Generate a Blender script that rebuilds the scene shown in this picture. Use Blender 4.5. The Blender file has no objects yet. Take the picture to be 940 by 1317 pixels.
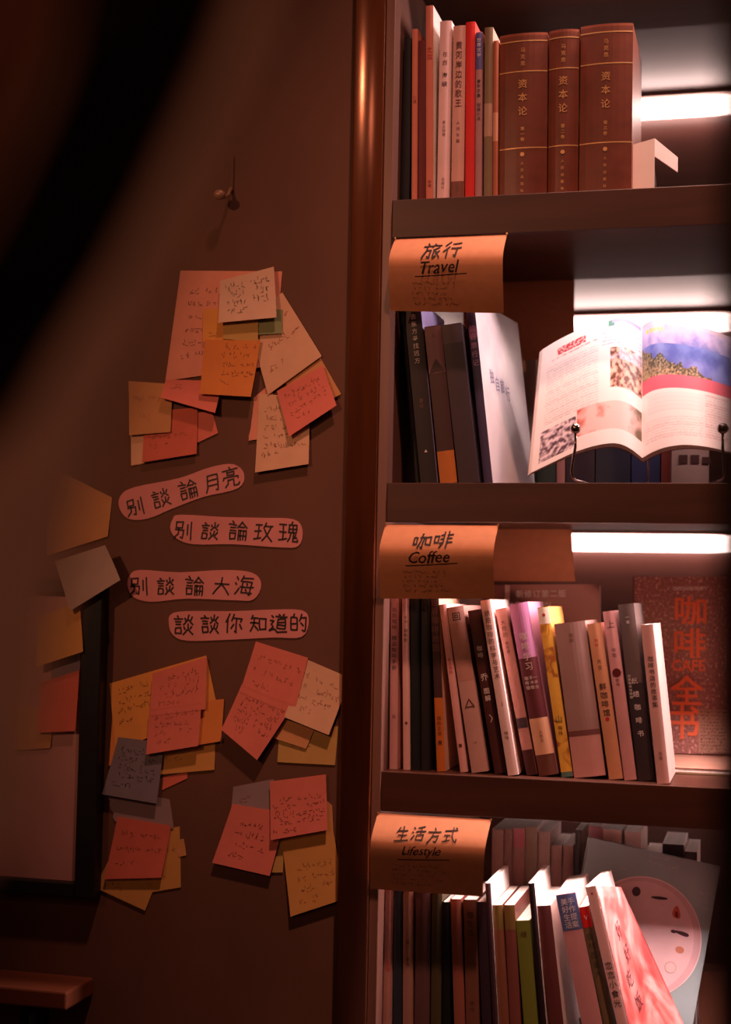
import bpy, bmesh, math, random
from mathutils import Vector, Matrix, noise

SC = bpy.context.scene
COL = SC.collection
rnd = random.Random(7)

# ------------------------------------------------------------------ camera
F_PX, PPX, PPY = 1958.0, 470.0, 658.5
CAM = Vector((0.0, -1.95, 1.45))
AY = Vector((515, 118, F_PX)).normalized()
AX = Vector((7455, 38.5, -F_PX)); AX = (AX - AX.dot(AY) * AY).normalized()
AZ = AX.cross(AY)                       # world axes seen in camera space (x right, y down, z forward)
def W(px, py, y=0.0):
    """point of the world plane y=const seen at a photo pixel"""
    d = Vector((px - PPX, py - PPY, F_PX))
    w = Vector((d.dot(AX), d.dot(AY), d.dot(AZ)))
    return CAM + w * ((y - CAM.y) / w.y)
cam_d = bpy.data.cameras.new('camera')
cam = bpy.data.objects.new('camera', cam_d); COL.objects.link(cam)
c0 = Vector((AX.x, AY.x, AZ.x)); c1 = Vector((AX.y, AY.y, AZ.y)); c2 = Vector((AX.z, AY.z, AZ.z))
R3 = Matrix((c0, -c1, -c2)).transposed()
cam.matrix_world = Matrix.Translation(CAM) @ R3.to_4x4()
cam_d.sensor_fit = 'VERTICAL'; cam_d.sensor_height = 36.0
cam_d.lens = F_PX / 1317 * 36
cam_d.clip_start = 0.02
cam_d.dof.use_dof = True
cam_d.dof.focus_distance = 2.03
cam_d.dof.aperture_fstop = 2.4
SC.camera = cam

# ------------------------------------------------------------------ world, lights, exposure
SC.view_settings.view_transform = 'Standard'
SC.view_settings.look = 'None'
SC.view_settings.gamma = 1.0
SC.view_settings.use_curve_mapping = False
SC.view_settings.exposure = 0.0
wd = bpy.data.worlds.new('world'); SC.world = wd; wd.use_nodes = True
wd.node_tree.nodes['Background'].inputs[0].default_value = (1.0, 0.42, 0.26, 1)
wd.node_tree.nodes['Background'].inputs[1].default_value = 0.022
def area(name, loc, aim, size, watts, color, size_y=None, spread=180):
    l = bpy.data.lights.new(name, 'AREA'); l.energy = watts; l.color = color
    l.size = size
    if size_y: l.shape = 'RECTANGLE'; l.size_y = size_y
    l.spread = math.radians(spread)
    o = bpy.data.objects.new(name, l); COL.objects.link(o); o.location = loc
    o.rotation_euler = (Vector(aim) - Vector(loc)).to_track_quat('-Z', 'Y').to_euler()
    return o
def spot(name, loc, aim, watts, color, angle, blend, radius):
    l = bpy.data.lights.new(name, 'SPOT'); l.energy = watts; l.color = color
    l.spot_size = math.radians(angle); l.spot_blend = blend; l.shadow_soft_size = radius
    o = bpy.data.objects.new(name, l); COL.objects.link(o); o.location = loc
    o.rotation_euler = (Vector(aim) - Vector(loc)).to_track_quat('-Z', 'Y').to_euler()
    return o
# ceiling spotlight over the bookcase and a dimmer warm cafe lamp
spot('ceiling_spot', (0.05, -1.15, 4.30), (0.0, 0.0, 1.6), 340, (1.0, 0.48, 0.34), 38, 1.0, 0.07)
spot('cafe_lamp', (-1.75, -2.50, 2.70), (-0.92, 0.0, 1.80), 84, (1.0, 0.46, 0.25), 30, 1.0, 0.06)
spot('curtain_fill', (-0.9, -3.2, 2.5), (-0.36, -1.6, 1.92), 22, (1.0, 0.47, 0.29), 44, 1.0, 0.2)  # fill added behind the camera to brighten the curtain and the wall

# slim downlight strips hidden behind the front lip of each lit shelf
for z, watts in ((2.358, 4.5), (1.979, 2.9), (1.600, 8.0), (1.221, 6.5)):
    o = area('lip_strip', (0.065, 0.0265, z - 0.0275), (0.065, 0.06, z - 0.2), 0.79, watts, (1.0, 0.72, 0.69), size_y=0.006)
# ------------------------------------------------------------------ materials
def lin(c):
    return tuple((v / 12.92 if v <= 0.04045 else ((v + 0.055) / 1.055) ** 2.4) for v in c)
def rgb(r, g, b): return lin((r / 255, g / 255, b / 255))
_mc = {}
def mat(name, color, rough=0.6, var=0.12, scale=40.0, metal=0.0, bump=0.0, stretch=(1, 1, 1), spec=0.4, coat=0.0, obj=True):
    key = (name, tuple(round(c, 4) for c in color), rough, var, scale, metal, bump, stretch)
    if key in _mc: return _mc[key]
    m = bpy.data.materials.new(name); m.use_nodes = True
    nt = m.node_tree; N = nt.nodes; L = nt.links; b = N['Principled BSDF']
    b.inputs['Roughness'].default_value = rough; b.inputs['Metallic'].default_value = metal
    b.inputs['Specular IOR Level'].default_value = spec; b.inputs['Coat Weight'].default_value = coat; b.inputs['Coat Roughness'].default_value = .22
    tc = N.new('ShaderNodeTexCoord'); mp = N.new('ShaderNodeMapping'); mp.inputs['Scale'].default_value = stretch
    nz = N.new('ShaderNodeTexNoise'); nz.inputs['Scale'].default_value = scale; nz.inputs['Detail'].default_value = 4
    L.new(tc.outputs['Object'], mp.inputs[0]); L.new(mp.outputs[0], nz.inputs['Vector'])
    rp = N.new('ShaderNodeValToRGB'); e = rp.color_ramp.elements
    e[0].position = .3; e[1].position = .7
    e[0].color = (*[c * (1 - var) for c in color], 1); e[1].color = (*[min(1, c * (1 + var)) for c in color], 1)
    L.new(nz.outputs['Fac'], rp.inputs[0]); L.new(rp.outputs[0], b.inputs['Base Color'])
    if bump:
        bp = N.new('ShaderNodeBump'); bp.inputs['Strength'].default_value = bump; bp.inputs['Distance'].default_value = .001
        L.new(nz.outputs['Fac'], bp.inputs['Height']); L.new(bp.outputs[0], b.inputs['Normal'])
    _mc[key] = m
    return m
def ramp_mat(name, stops, tex='noise', scale=20, rough=0.45, detail=6, distortion=0.0, stretch=(1, 1, 1), rot=(0, 0, 0)):
    m = bpy.data.materials.new(name); m.use_nodes = True
    nt = m.node_tree; N = nt.nodes; L = nt.links; b = N['Principled BSDF']; b.inputs['Roughness'].default_value = rough
    tc = N.new('ShaderNodeTexCoord'); mp = N.new('ShaderNodeMapping'); mp.inputs['Scale'].default_value = stretch
    mp.inputs['Rotation'].default_value = rot
    L.new(tc.outputs['Object'], mp.inputs[0])
    if tex == 'noise':
        t = N.new('ShaderNodeTexNoise'); t.inputs['Detail'].default_value = detail; t.inputs['Distortion'].default_value = distortion
        out = t.outputs['Fac']
    elif tex == 'wave':
        t = N.new('ShaderNodeTexWave'); t.inputs['Distortion'].default_value = distortion; t.inputs['Detail'].default_value = detail
        out = t.outputs['Fac']
    else:
        t = N.new('ShaderNodeTexVoronoi'); out = t.outputs['Distance']
    t.inputs['Scale'].default_value = scale
    L.new(mp.outputs[0], t.inputs['Vector'])
    rp = N.new('ShaderNodeValToRGB'); el = rp.color_ramp.elements
    while len(el) < len(stops): el.new(0.5)
    for q, (p, c) in enumerate(stops): el[q].position = p; el[q].color = (*c, 1)
    L.new(out, rp.inputs[0]); L.new(rp.outputs[0], b.inputs['Base Color'])
    return m
def attr_mat(name, rough=0.4):
    m = bpy.data.materials.new(name); m.use_nodes = True
    N = m.node_tree.nodes; b = N['Principled BSDF']; b.inputs['Roughness'].default_value = rough
    a = N.new('ShaderNodeVertexColor'); a.layer_name = 'print'
    m.node_tree.links.new(a.outputs[0], b.inputs['Base Color'])
    return m
def emit_mat(name, color, strength):
    m = bpy.data.materials.new(name); m.use_nodes = True
    b = m.node_tree.nodes['Principled BSDF']
    b.inputs['Base Color'].default_value = (*color, 1)
    b.inputs['Emission Color'].default_value = (*color, 1); b.inputs['Emission Strength'].default_value = strength
    return m

M_WALL = mat('wall_paint', rgb(104, 64, 48), .75, .10, 9, bump=.25, stretch=(1, 1, .5))
M_COLUMN = mat('column_lacquer', rgb(140, 76, 46), .17, .18, 60, stretch=(1, 1, .08), spec=.8, coat=.3, metal=.5)
M_WOOD = mat('dark_wood', rgb(72, 37, 24), .42, .22, 28, bump=.12, stretch=(.12, 1, 1.6), spec=.45)
M_WOODSIDE = mat('side_wood', rgb(124, 84, 72), .38, .18, 28, bump=.1, stretch=(1, .1, .1), spec=.5)
M_WOODBACK = mat('back_wood', rgb(84, 48, 40), .33, .2, 20, bump=.1, stretch=(.12, 1, 1.6), spec=.6)
M_GLOSS = mat('glossy_underside', rgb(80, 46, 36), .36, .15, 20, stretch=(.12, 1, 1), spec=.6)
M_FLOOR = mat('floor_boards', rgb(70, 45, 35), .5, .2, 8)
M_CEIL = mat('ceiling_paint', rgb(90, 70, 60), .9, .05, 8)
M_KRAFT = mat('kraft_paper', rgb(214, 140, 98), .62, .05, 90, bump=.05)
M_PAGES = mat('page_edges', rgb(240, 226, 216), .8, .07, 300, stretch=(1, .02, .02))
M_INK = mat('marker_ink', rgb(34, 20, 20), .5, .02)
M_INKGREY = mat('faded_ink', rgb(120, 78, 62), .6, .02)
M_INKBROWN = mat('brown_ink', rgb(96, 48, 40), .6, .02)
M_INKFAINT = mat('faint_ink', rgb(150, 84, 66), .6, .02)
M_INKWHITE = mat('pale_print', rgb(225, 205, 200), .5, .02)
M_INKRED = mat('red_print', rgb(190, 40, 50), .5, .02)
M_GOLD = mat('gold_foil', rgb(226, 170, 112), .35, .05, metal=.55)
M_STEEL = mat('chrome_wire', rgb(200, 180, 175), .15, .02, metal=1.0)
M_PIN = mat('brass_pin', rgb(210, 160, 110), .3, .02, metal=.8)
M_BLACKFRAME = mat('black_frame', rgb(22, 17, 17), .45, .1, 40)
M_HOOK = mat('painted_metal', rgb(186, 136, 112), .32, .08, 60, metal=.2)
M_BAR = mat('bar_housing', rgb(170, 140, 130), .4, .04, metal=.4)
M_LED = emit_mat('led_diffuser', (1.0, 0.70, 0.64), 9.5)

# ------------------------------------------------------------------ mesh helpers
def mesh_obj(name, verts, faces, m=None, parent=None, smooth=False, loc=None):
    me = bpy.data.meshes.new(name); me.from_pydata([tuple(v) for v in verts], [], faces); me.update()
    if m: me.materials.append(m)
    if smooth:
        for p in me.polygons: p.use_smooth = True
    o = bpy.data.objects.new(name, me); COL.objects.link(o)
    if parent: o.parent = parent
    if loc is not None: o.location = loc
    return o
def bm_obj(name, bm, m=None, parent=None, smooth=False, loc=None):
    me = bpy.data.meshes.new(name); bm.to_mesh(me); bm.free()
    if m: me.materials.append(m)
    if smooth:
        for p in me.polygons: p.use_smooth = True
    o = bpy.data.objects.new(name, me); COL.objects.link(o)
    if parent: o.parent = parent
    if loc is not None: o.location = loc
    return o
def add_box(bm, lo, hi, bevel=0.0):
    s = [hi[i] - lo[i] for i in range(3)]; c = [(hi[i] + lo[i]) / 2 for i in range(3)]
    r = bmesh.ops.create_cube(bm, size=1.0, matrix=Matrix.Translation(c) @ Matrix.Diagonal((*s, 1)))
    if bevel:
        es = {e for v in r['verts'] for e in v.link_edges}
        bmesh.ops.bevel(bm, geom=list(es), offset=bevel, segments=2, affect='EDGES', profile=.5)
def box(name, lo, hi, m, parent=None, bevel=0.0008):
    """box whose origin sits at its bottom centre"""
    o0 = Vector(((lo[0] + hi[0]) / 2, (lo[1] + hi[1]) / 2, lo[2]))
    bm = bmesh.new(); add_box(bm, Vector(lo) - o0, Vector(hi) - o0, bevel)
    return bm_obj(name, bm, m, parent, loc=o0)
def add_tube(bm, pts, r, seg=10, caps=True):
    pts = [Vector(p) for p in pts]; rings = []
    for i, p in enumerate(pts):
        t = (pts[min(i + 1, len(pts) - 1)] - pts[max(i - 1, 0)]).normalized()
        u = t.orthogonal().normalized() if i == 0 else (u - u.dot(t) * t).normalized()
        w = t.cross(u)
        rr = r[i] if isinstance(r, (list, tuple)) else r
        rings.append([bm.verts.new(p + rr * (math.cos(a) * u + math.sin(a) * w)) for a in [2 * math.pi * k / seg for k in range(seg)]])
    for a, b in zip(rings, rings[1:]):
        for k in range(seg): bm.faces.new((a[k], a[(k + 1) % seg], b[(k + 1) % seg], b[k]))
    if caps: bm.faces.new(rings[0][::-1]); bm.faces.new(rings[-1])
def empty(name, loc=(0, 0, 0), rot=(0, 0, 0)):
    o = bpy.data.objects.new(name, None); COL.objects.link(o); o.location = loc; o.rotation_euler = rot
    o.empty_display_size = .02
    return o
LABELS = set()
def tag(o, label, cat, group=None):
    o['label'] = label; o['category'] = cat
    if group: o['group'] = group
    if label in LABELS: print('DUP LABEL', label)
    LABELS.add(label)
    n = len(label.replace('-', ' ').split())
    if n < 4 or n > 16: print('LABEL LEN', n, label)
    return o
def structure(o): o['kind'] = 'structure'; return o

# lettering: glyph outlines of Blender's own built-in font, placed one by one
_gc = {}
def glyph(tok, bold=0.0):
    k = (tok, bold)
    if k not in _gc:
        cu = bpy.data.curves.new('glyph', 'FONT'); cu.body = tok; cu.size = 1.0; cu.resolution_u = 2; cu.offset = bold
        o = bpy.data.objects.new('glyph', cu)
        me = bpy.data.meshes.new_from_object(o)
        vs = [v.co.copy() for v in me.vertices]; fs = [tuple(p.vertices) for p in me.polygons]
        bpy.data.objects.remove(o); bpy.data.meshes.remove(me); bpy.data.curves.remove(cu)
        if vs:
            x0 = min(v.x for v in vs); x1 = max(v.x for v in vs); y0 = min(v.y for v in vs); y1 = max(v.y for v in vs)
        else: x0 = x1 = y0 = y1 = 0
        c = Vector(((x0 + x1) / 2, (y0 + y1) / 2, 0))
        _gc[k] = ([v - c for v in vs], fs, x1 - x0, y1 - y0)
    return _gc[k]
def lettering(name, items, m, parent, y=0.0, wobble=0.0, surf=None, loc=None):
    """items: (token, x, z, size, rot, shear, xscale, bold) in metres on the local xz plane"""
    V, Fc = [], []
    for it in items:
        tok, x, z, size = it[:4]; rot = it[4] if len(it) > 4 else 0; sh = it[5] if len(it) > 5 else 0
        xs = it[6] if len(it) > 6 else 1; bold = it[7] if len(it) > 7 else 0
        vs, fs, w, h = glyph(tok, bold)
        b = len(V); cr, sr = math.cos(rot), math.sin(rot)
        for v in vs:
            vx = (v.x + sh * v.y) * size * xs; vz = v.y * size
            px, pz = x + cr * vx - sr * vz, z + sr * vx + cr * vz
            if wobble:
                q = Vector((px, pz, len(tok))) * (1.6 / size); d = noise.noise_vector(q)
                px += d.x * wobble * size; pz += d.y * wobble * size
            V.append(surf(px, pz) if surf else (px, y, pz))
        Fc += [tuple(b + i for i in f) for f in fs]
    if not V: return None
    return mesh_obj(name, V, Fc, m, parent, loc=loc)
def column_text(s, x, z_top, size, pitch=1.12, **k):
    return [(ch, x, z_top - size * (.45 + i * pitch), size * .95, 0, 0, k.get('xs', 1), k.get('bold', 0)) for i, ch in enumerate(s) if ch != ' ']
def ribbons(strokes, width):
    V, Fc = [], []
    for st in strokes:
        for (a, b) in zip(st, st[1:]):
            a, b = Vector(a), Vector(b); t = b - a
            if t.length < 1e-6: continue
            n = Vector((-t.y, t.x)).normalized() * width / 2; e = t.normalized() * width * .3
            k = len(V); V += [a - n - e, b - n + e, b + n + e, a + n - e]; Fc.append((k, k + 1, k + 2, k + 3))
    return V, Fc
def scribble(x0, x1, z, h, r, gap=.15):
    """a line of small illegible written characters, 2-d strokes"""
    out = []; x = x0
    while x < x1 - h * .5:
        if r.random() > gap:
            for _ in range(r.randint(2, 4)):
                ax, az = x + r.uniform(0, h * .8), z + r.uniform(-h / 2, h / 2)
                if r.random() < .5: out.append([(ax, az), (ax + r.uniform(.25, .7) * h, az + r.uniform(-.1, .15) * h)])
                else: out.append([(ax, az), (ax + r.uniform(-.3, .2) * h, az - r.uniform(.3, .7) * h)])
        x += h * r.uniform(.95, 1.2)
    return out

# marker characters written stroke by stroke on a 10 x 10 grid
YAN = '1.8,9.6 2.5,8.8;.3,8 4.3,8;.9,6.6 3.8,6.6;.9,5.2 3.8,5.2;1,3.8 1,1 3.8,1 3.8,3.8 1,3.8;'
WANG = '.4,8.6 4,8.6;.6,5.4 3.8,5.4;.2,1.4 4.2,2;2.2,8.6 2.2,1.7;'
SHUI = '1,8.8 2,7.8;.4,6 1.4,5.2;.8,1 2.4,3.6;'
HAND = {
 '别': '1,9 1,6 4.5,6 4.5,9 1,9;.5,5 5,5 4.6,1.2 3.6,1.8;2.6,5.8 2.2,3 .3,.8;7,8 7,3;9,9.6 9,.5',
 '談': YAN + '5.6,8.6 6.1,7.2;9.3,8.8 8.4,7.4;7.5,9.8 7.3,7.6 5.2,5.4;7.4,7.4 9.6,5.4;5.4,4.4 5.9,3;9.3,4.5 8.4,3.1;7.5,5.4 7.2,3 5,.6;7.3,3 9.8,.6',
 '論': YAN + '7,9.8 4.8,6.6;7,9.8 9.8,6.6;6,7 8.2,7;5.4,.4 5.4,5.4 9.2,5.4 9.2,.6;5.4,3 9.2,3;6.7,5.4 6.7,.8;8,5.4 8,.8',
 '月': '2.5,9 2.4,3 1.2,.5;2.5,9 8,9 8,.8 6.8,1.4;2.5,6.4 8,6.4;2.5,4 8,4',
 '亮': '4.8,10 5.2,9.2;1,8.8 9,8.8;3,7.8 3,6.2 7,6.2 7,7.8 3,7.8;1.2,5.4 1,4;1.2,5.2 9,5.2 8.6,4;3.6,4 3.4,2 1.6,.4;3.6,4 6.4,4 6.4,1 8.8,.8 9,2',
 '玫': WANG + '6,9.6 4.8,6.6;5.4,7.8 9.6,7.8;8.6,7.8 7.4,4 4.8,.8;5.4,6 7,3 9.8,.6',
 '瑰': WANG + '7,10 6.6,9;5.2,8.8 5.2,5 9,5 9,8.8 5.2,8.8;5.2,6.9 9,6.9;7.1,8.8 7.1,5;6.4,5 6,2.4 4.6,.6;7.6,5 7.5,1 9.6,.8 9.8,1.8;8.8,4 8.2,2.4 9.2,2.6',
 '大': '1,6.4 9,6.4;5,9.6 4.6,5.6 1,.8;5,6 9.4,.8',
 '海': SHUI + '4.6,9.6 3.4,7;4,8.2 9.2,8.2;4.4,6.8 3.9,1.6 8.8,1.6;4.4,6.8 8.8,6.8 8.2,.4 7.2,.8;3,4.2 9.8,4.2;6.2,6.2 6.5,5.2;6,3.4 6.3,2.5',
 '你': '2.6,9.6 .6,5.6;1.8,7.4 1.8,.6;4.8,9.6 3.6,6.2;4.4,7.6 9,7.6 8.4,6.2;6.4,7.4 6.4,.8 5.4,1.4;4.8,4.8 3.8,2.4;7.8,4.8 9.2,2.6',
 '知': '2,9.6 1,7.4;1.6,8 4.8,8;.6,5.4 5.2,5.4;2.9,8 2.7,5 .8,1;3.2,4 5,1.6;6,7.6 6,2 9.2,2 9.2,7.6 6,7.6',
 '道': '1,9 2,8;.6,6.4 2.2,6.4 1.4,4.6 2.4,3.2 .6,1.4;.6,1.4 3,2 5,.8 9.8,.8;5,9.8 5.6,9;8,9.8 7.4,9;3.6,8.6 9.4,8.6;6.4,8.6 6,7.6;4.6,7.4 4.6,2.6 8.6,2.6 8.6,7.4 4.6,7.4;4.6,5.8 8.6,5.8;4.6,4.2 8.6,4.2',
 '的': '2.6,9.6 1.8,8;1,7.8 1,1.4 4.2,1.4 4.2,7.8 1,7.8;1,4.6 4.2,4.6;6.6,9.6 5.4,6.2;6.2,7.8 9.2,7.8 9,1.6 8,.6 7.2,1.4;6.4,5.2 7.4,3.8',
 '旅': '2.4,9.8 3,8.8;.6,8 5,8;2.4,8 2.2,5 .4,1.2;2.4,5.6 4.6,5.6 4.2,1.4 3.2,2;6.4,9.6 5.4,7.4;6,8.4 9.6,8.4;8.8,6.8 6,5.8;6.4,6 6.4,1.2 7.6,2.2;7,5.4 9.6,1;9.4,4.8 7.8,3.4',
 '行': '3,9.6 .8,7.4;3.2,6.8 .6,4.2;2.2,5.6 2.2,.6;5,8.4 9.2,8.4;4.6,5.6 9.8,5.6;7.6,5.6 7.6,.8 6.4,1.4',
 '咖': '.6,7 .6,3.4 2.4,3.4 2.4,7 .6,7;3.4,6.8 6,6.8 5.6,1.4 4.8,2;4.6,9 4.4,5 3,1.2;7,7 7,3 9.4,3 9.4,7 7,7',
 '啡': '.4,7.2 .4,3.6 2.4,3.6 2.4,7.2 .4,7.2;5,9.4 5,3 3.8,.8;3.4,7.6 5,7.6;3.4,5.6 5,5.6;3.2,3.4 5,3.8;7,9.4 7,.6;7,7.6 9.6,7.6;7,5.6 9.4,5.6;7,3.6 9.8,3.4',
 '生': '2.6,9.2 1,6.2;2,7.4 8.4,7.4;2,4.4 8,4.4;.6,1 9.6,1;5,9.8 5,1',
 '活': SHUI + '8.6,9.4 4.2,8.4;3.4,6.2 9.8,6.2;6.6,8.8 6.6,4.2;4.4,4.2 4.4,.8 8.8,.8 8.8,4.2 4.4,4.2',
 '方': '4.6,9.8 5.4,8.8;.8,7.6 9.4,7.6;4.6,7.6 4.2,4.4 1,.6;4.4,5 8,5 7.2,1 5.6,1.6',
 '式': '1,7.8 9.2,8;1.4,5 5,5;3.2,5 3.2,1.8;.6,1 5.6,2.2;6,9.8 6.8,4.4 8.6,1.2 9.8,.8 9.8,2.6;7.8,9.6 8.8,8.8'}
def marker_text(name, items, m, parent, pen=.075, y=0.0, surf=None, jit=.25):
    """items: (char, x, z, size, rot, shear) centred; every stroke a slightly bowed ribbon"""
    st = []; r = random.Random(len(items) * 31 + ord(items[0][0]))
    for ch, x, z, size, rot, sh in items:
        cr, sr = math.cos(rot), math.sin(rot)
        for line in HAND[ch].split(';'):
            if not line: continue
            P = [tuple(float(q) for q in p.split(',')) for p in line.split()]
            P = [(a + r.uniform(-jit, jit), b + r.uniform(-jit, jit)) for a, b in P]; out = []
            for (a, b) in zip(P, P[1:]):
                L_ = math.hypot(b[0] - a[0], b[1] - a[1]); bow = r.uniform(-.035, .035) * L_
                nx, ny = -(b[1] - a[1]) / (L_ + 1e-6), (b[0] - a[0]) / (L_ + 1e-6); k = 5
                for i in range(k if b is not P[-1] else k + 1):
                    t = i / k; w_ = 4 * t * (1 - t) * bow
                    out.append((a[0] + (b[0] - a[0]) * t + nx * w_, a[1] + (b[1] - a[1]) * t + ny * w_))
            Q = []
            for a, b in out:
                u, v = (a - 5) / 10, (b - 5) / 10; u += sh * v
                Q.append((x + size * (cr * u - sr * v), z + size * (sr * u + cr * v)))
            st.append(Q)
    V2, F2 = ribbons(st, pen * items[0][3])
    return mesh_obj(name, [surf(v.x, v.y) if surf else (v.x, y - .00002 * (i // 4 % 7), v.y) for i, v in enumerate(V2)], F2, m, parent)

# ------------------------------------------------------------------ room shell
WY = 0.012                                                       # front face of the panelled wall
structure(box('wall_back', (-3.2, WY, 0), (-0.541, WY + .10, 4.6), M_WALL, bevel=0))
structure(box('wall_right', (0.56, 0.0, 0), (2.4, .10, 4.6), M_WALL, bevel=0))
structure(box('floor', (-3.2, -4.2, -.05), (2.4, 0.9, 0), M_FLOOR, bevel=0))
structure(box('ceiling', (-3.2, -4.2, 4.6), (2.4, 0.9, 4.65), M_CEIL, bevel=0))
cx0, cx1 = -0.5405, -0.4990; V = []                                # column with a gently rounded face
for z in (0, 4.6):
    V += [(cx1, .10, z), (cx0, .10, z)] + [(cx0 + (cx1 - cx0) * i / 20, -.006 - .0026 * (1 - (i / 10 - 1) ** 2), z) for i in range(21)]
structure(mesh_obj('trim_1', V, [(i, 23 + i, 23 + (i + 1) % 23, (i + 1) % 23) for i in range(23)] + [tuple(range(23)), tuple(range(23, 46))[::-1]], M_COLUMN, smooth=False))
for p in bpy.data.objects['trim_1'].data.polygons: p.use_smooth = 2 <= p.index <= 21
bs = structure(box('baseboard_back', (-3.2, WY - .015, 0), (-0.545, WY, .09), M_WOOD))

# ------------------------------------------------------------------ bookcase
SH = [0.463, 0.842, 1.221, 1.600, 1.979, 2.358, 2.737]           # tops of the shelves
XL, XR, YB = -0.486, 0.52, 0.72
bc = empty('bookcase', (0, .36, 0))
tag(bc, 'tall dark wooden bookcase with lit open shelves right of the note wall', 'bookcase')
def bpart(name, lo, hi, m, bev=.001):
    o = box(name, lo, hi, m, bevel=bev); l = o.location.copy(); o.parent = bc; o.location = l - bc.location; return o
bpart('side_panel', (XL - .0125, -.002, 0), (XL, YB + .02, 3.05), M_WOODSIDE)
bpart('side_panel', (XR, -.002, 0), (XR + .022, YB + .02, 3.05), M_WOODSIDE)
bpart('back_panel', (XL, YB, 0.0), (XR, YB + .02, 3.05), M_WOODBACK)
for z in SH:
    s = bpart('shelf', (XL + .0003, .012, z - .020), (XR - .0003, YB, z), M_WOOD)
    f = box('front_lip', (XL + .0006, 0, z - .0515), (XR - .0006, .0118, z), M_WOOD)
    l = f.location.copy(); f.parent = s; f.location = l - bc.location - s.location
    f = box('front_soffit', (XL + .0006, .0400, z - .0440), (XR - .0006, .34, z - .0205), M_WOOD)
    l = f.location.copy(); f.parent = s; f.location = l - bc.location - s.location
    f = box('front_strip', (-.335, .0135, z - .0262), (XR - .06, .0190, z - .0206), M_BAR)
    l = f.location.copy(); f.parent = s; f.location = l - bc.location - s.location
    f = box('rear_soffit', (XL + .0006, .345, z - .028), (XR - .0006, .69, z - .0205), M_GLOSS)
    l = f.location.copy(); f.parent = s; f.location = l - bc.location - s.location
for z, nm in zip(SH[2:6], ['lifestyle shelf', 'coffee shelf', 'travel shelf', 'shelf of brown leather volumes']):
    lb = empty('light_bar', (0.0, .70, z - .066))
    tag(lb, 'glowing pinkish white light bar along the back above the ' + nm, 'light bar', 'light bars at the back of the shelves')
    box('housing', (-.40, -.022, .030), (.46, .0195, .0378), M_BAR, lb)
    box('diffuser', (-.398, -.012, .002), (.458, .017, .0298), M_LED, lb, bevel=.004)

# ------------------------------------------------------------------ paper notes on the wall
PAPER = {
 'pink': rgb(228, 146, 122), 'hotpink': rgb(224, 118, 102), 'cream': rgb(226, 172, 138), 'yellow': rgb(228, 150, 72),
 'orange': rgb(226, 134, 66), 'gold': rgb(212, 148, 78), 'green': rgb(140, 142, 98), 'olive': rgb(196, 150, 84), 'blue': rgb(126, 110, 120),
 'grey': rgb(150, 122, 124), 'red': rgb(214, 104, 84), 'tan': rgb(206, 142, 92), 'white': rgb(226, 178, 152), 'greywhite': rgb(176, 146, 134)}
def paper_surface(P, curl, bend=0.0):
    """P: TL, TR, BR, BL world corners -> f(u,v) with v down; the lower edge lifts towards the room"""
    TL, TR, BR, BL = P
    def f(u, v, off=0.0):
        p = (1 - v) * ((1 - u) * TL + u * TR) + v * ((1 - u) * BL + u * BR)
        return p + Vector((0, -curl * v * v - bend * math.sin(math.pi * u) * v - off, 0))
    return f
def note(q, layer, color, label, lines=4, curl=.0012, bend=0.0, ink=None, group='paper notes stuck on the dark wall', cat='note',
         area_uv=(.12, .9, .14, .86), name='paper_note', h=None, base_y=None, stroke=.0005, rag=0.0):
    y = (WY if base_y is None else base_y) - .0012 - .0016 * layer
    P = [W(px, py, y) for px, py in q]
    c = sum(P, Vector()) / 4; c.y = y
    f = paper_surface([p - c for p in P], curl, bend)
    n = 8; V = []; Fc = []; r = random.Random(hash(q[0]) & 1023)
    for j in range(n + 1):
        for i in range(n + 1):
            u, v = i / n, j / n
            p = f(u, v)
            if rag and i in (0,) and 0 < j < n: p.x += r.uniform(-1, 1) * rag
            V.append(p)
    for j in range(n):
        for i in range(n):
            a = j * (n + 1) + i; Fc.append((a, a + n + 1, a + n + 2, a + 1))
    k = len(V); back = [v + Vector((0, .00025, 0)) for v in V]; V += back
    Fc += [tuple(k + t for t in reversed(g)) for g in Fc[:]]
    edge = [i for i in range(n)] + [i * (n + 1) + n for i in range(n)] + [n * (n + 1) + n - i for i in range(n)] + [(n - i) * (n + 1) for i in range(n)]
    for i, a in enumerate(edge):
        b = edge[(i + 1) % len(edge)]; Fc.append((a, b, k + b, k + a))
    o = mesh_obj(name, V, Fc, mat('note_' + color, PAPER[color], .8, .06, 30, bump=.05), smooth=False, loc=c)
    tag(o, label, cat, group)
    if lines:
        wd_ = (P[1] - P[0]).length; ht = (P[3] - P[0]).length
        u0, u1, v0, v1 = area_uv; hh = h or min(.0065, ht * (v1 - v0) / lines * .62)
        st = []
        for i in range(lines):
            vv = v0 + (v1 - v0) * (i + .5) / lines
            st += scribble(wd_ * u0, wd_ * (u1 if i < lines - 1 else (u0 + u1) / 2), vv * ht, hh, r)
        V2, F2 = ribbons(st, stroke)
        V3 = [f(min(1, max(0, v.x / wd_)), min(1, max(0, v.y / ht)), .0004) for v in V2]
        mesh_obj('handwriting', V3, [g[::-1] for g in F2], ink or M_INKFAINT, o)
    return o
N = note
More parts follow.
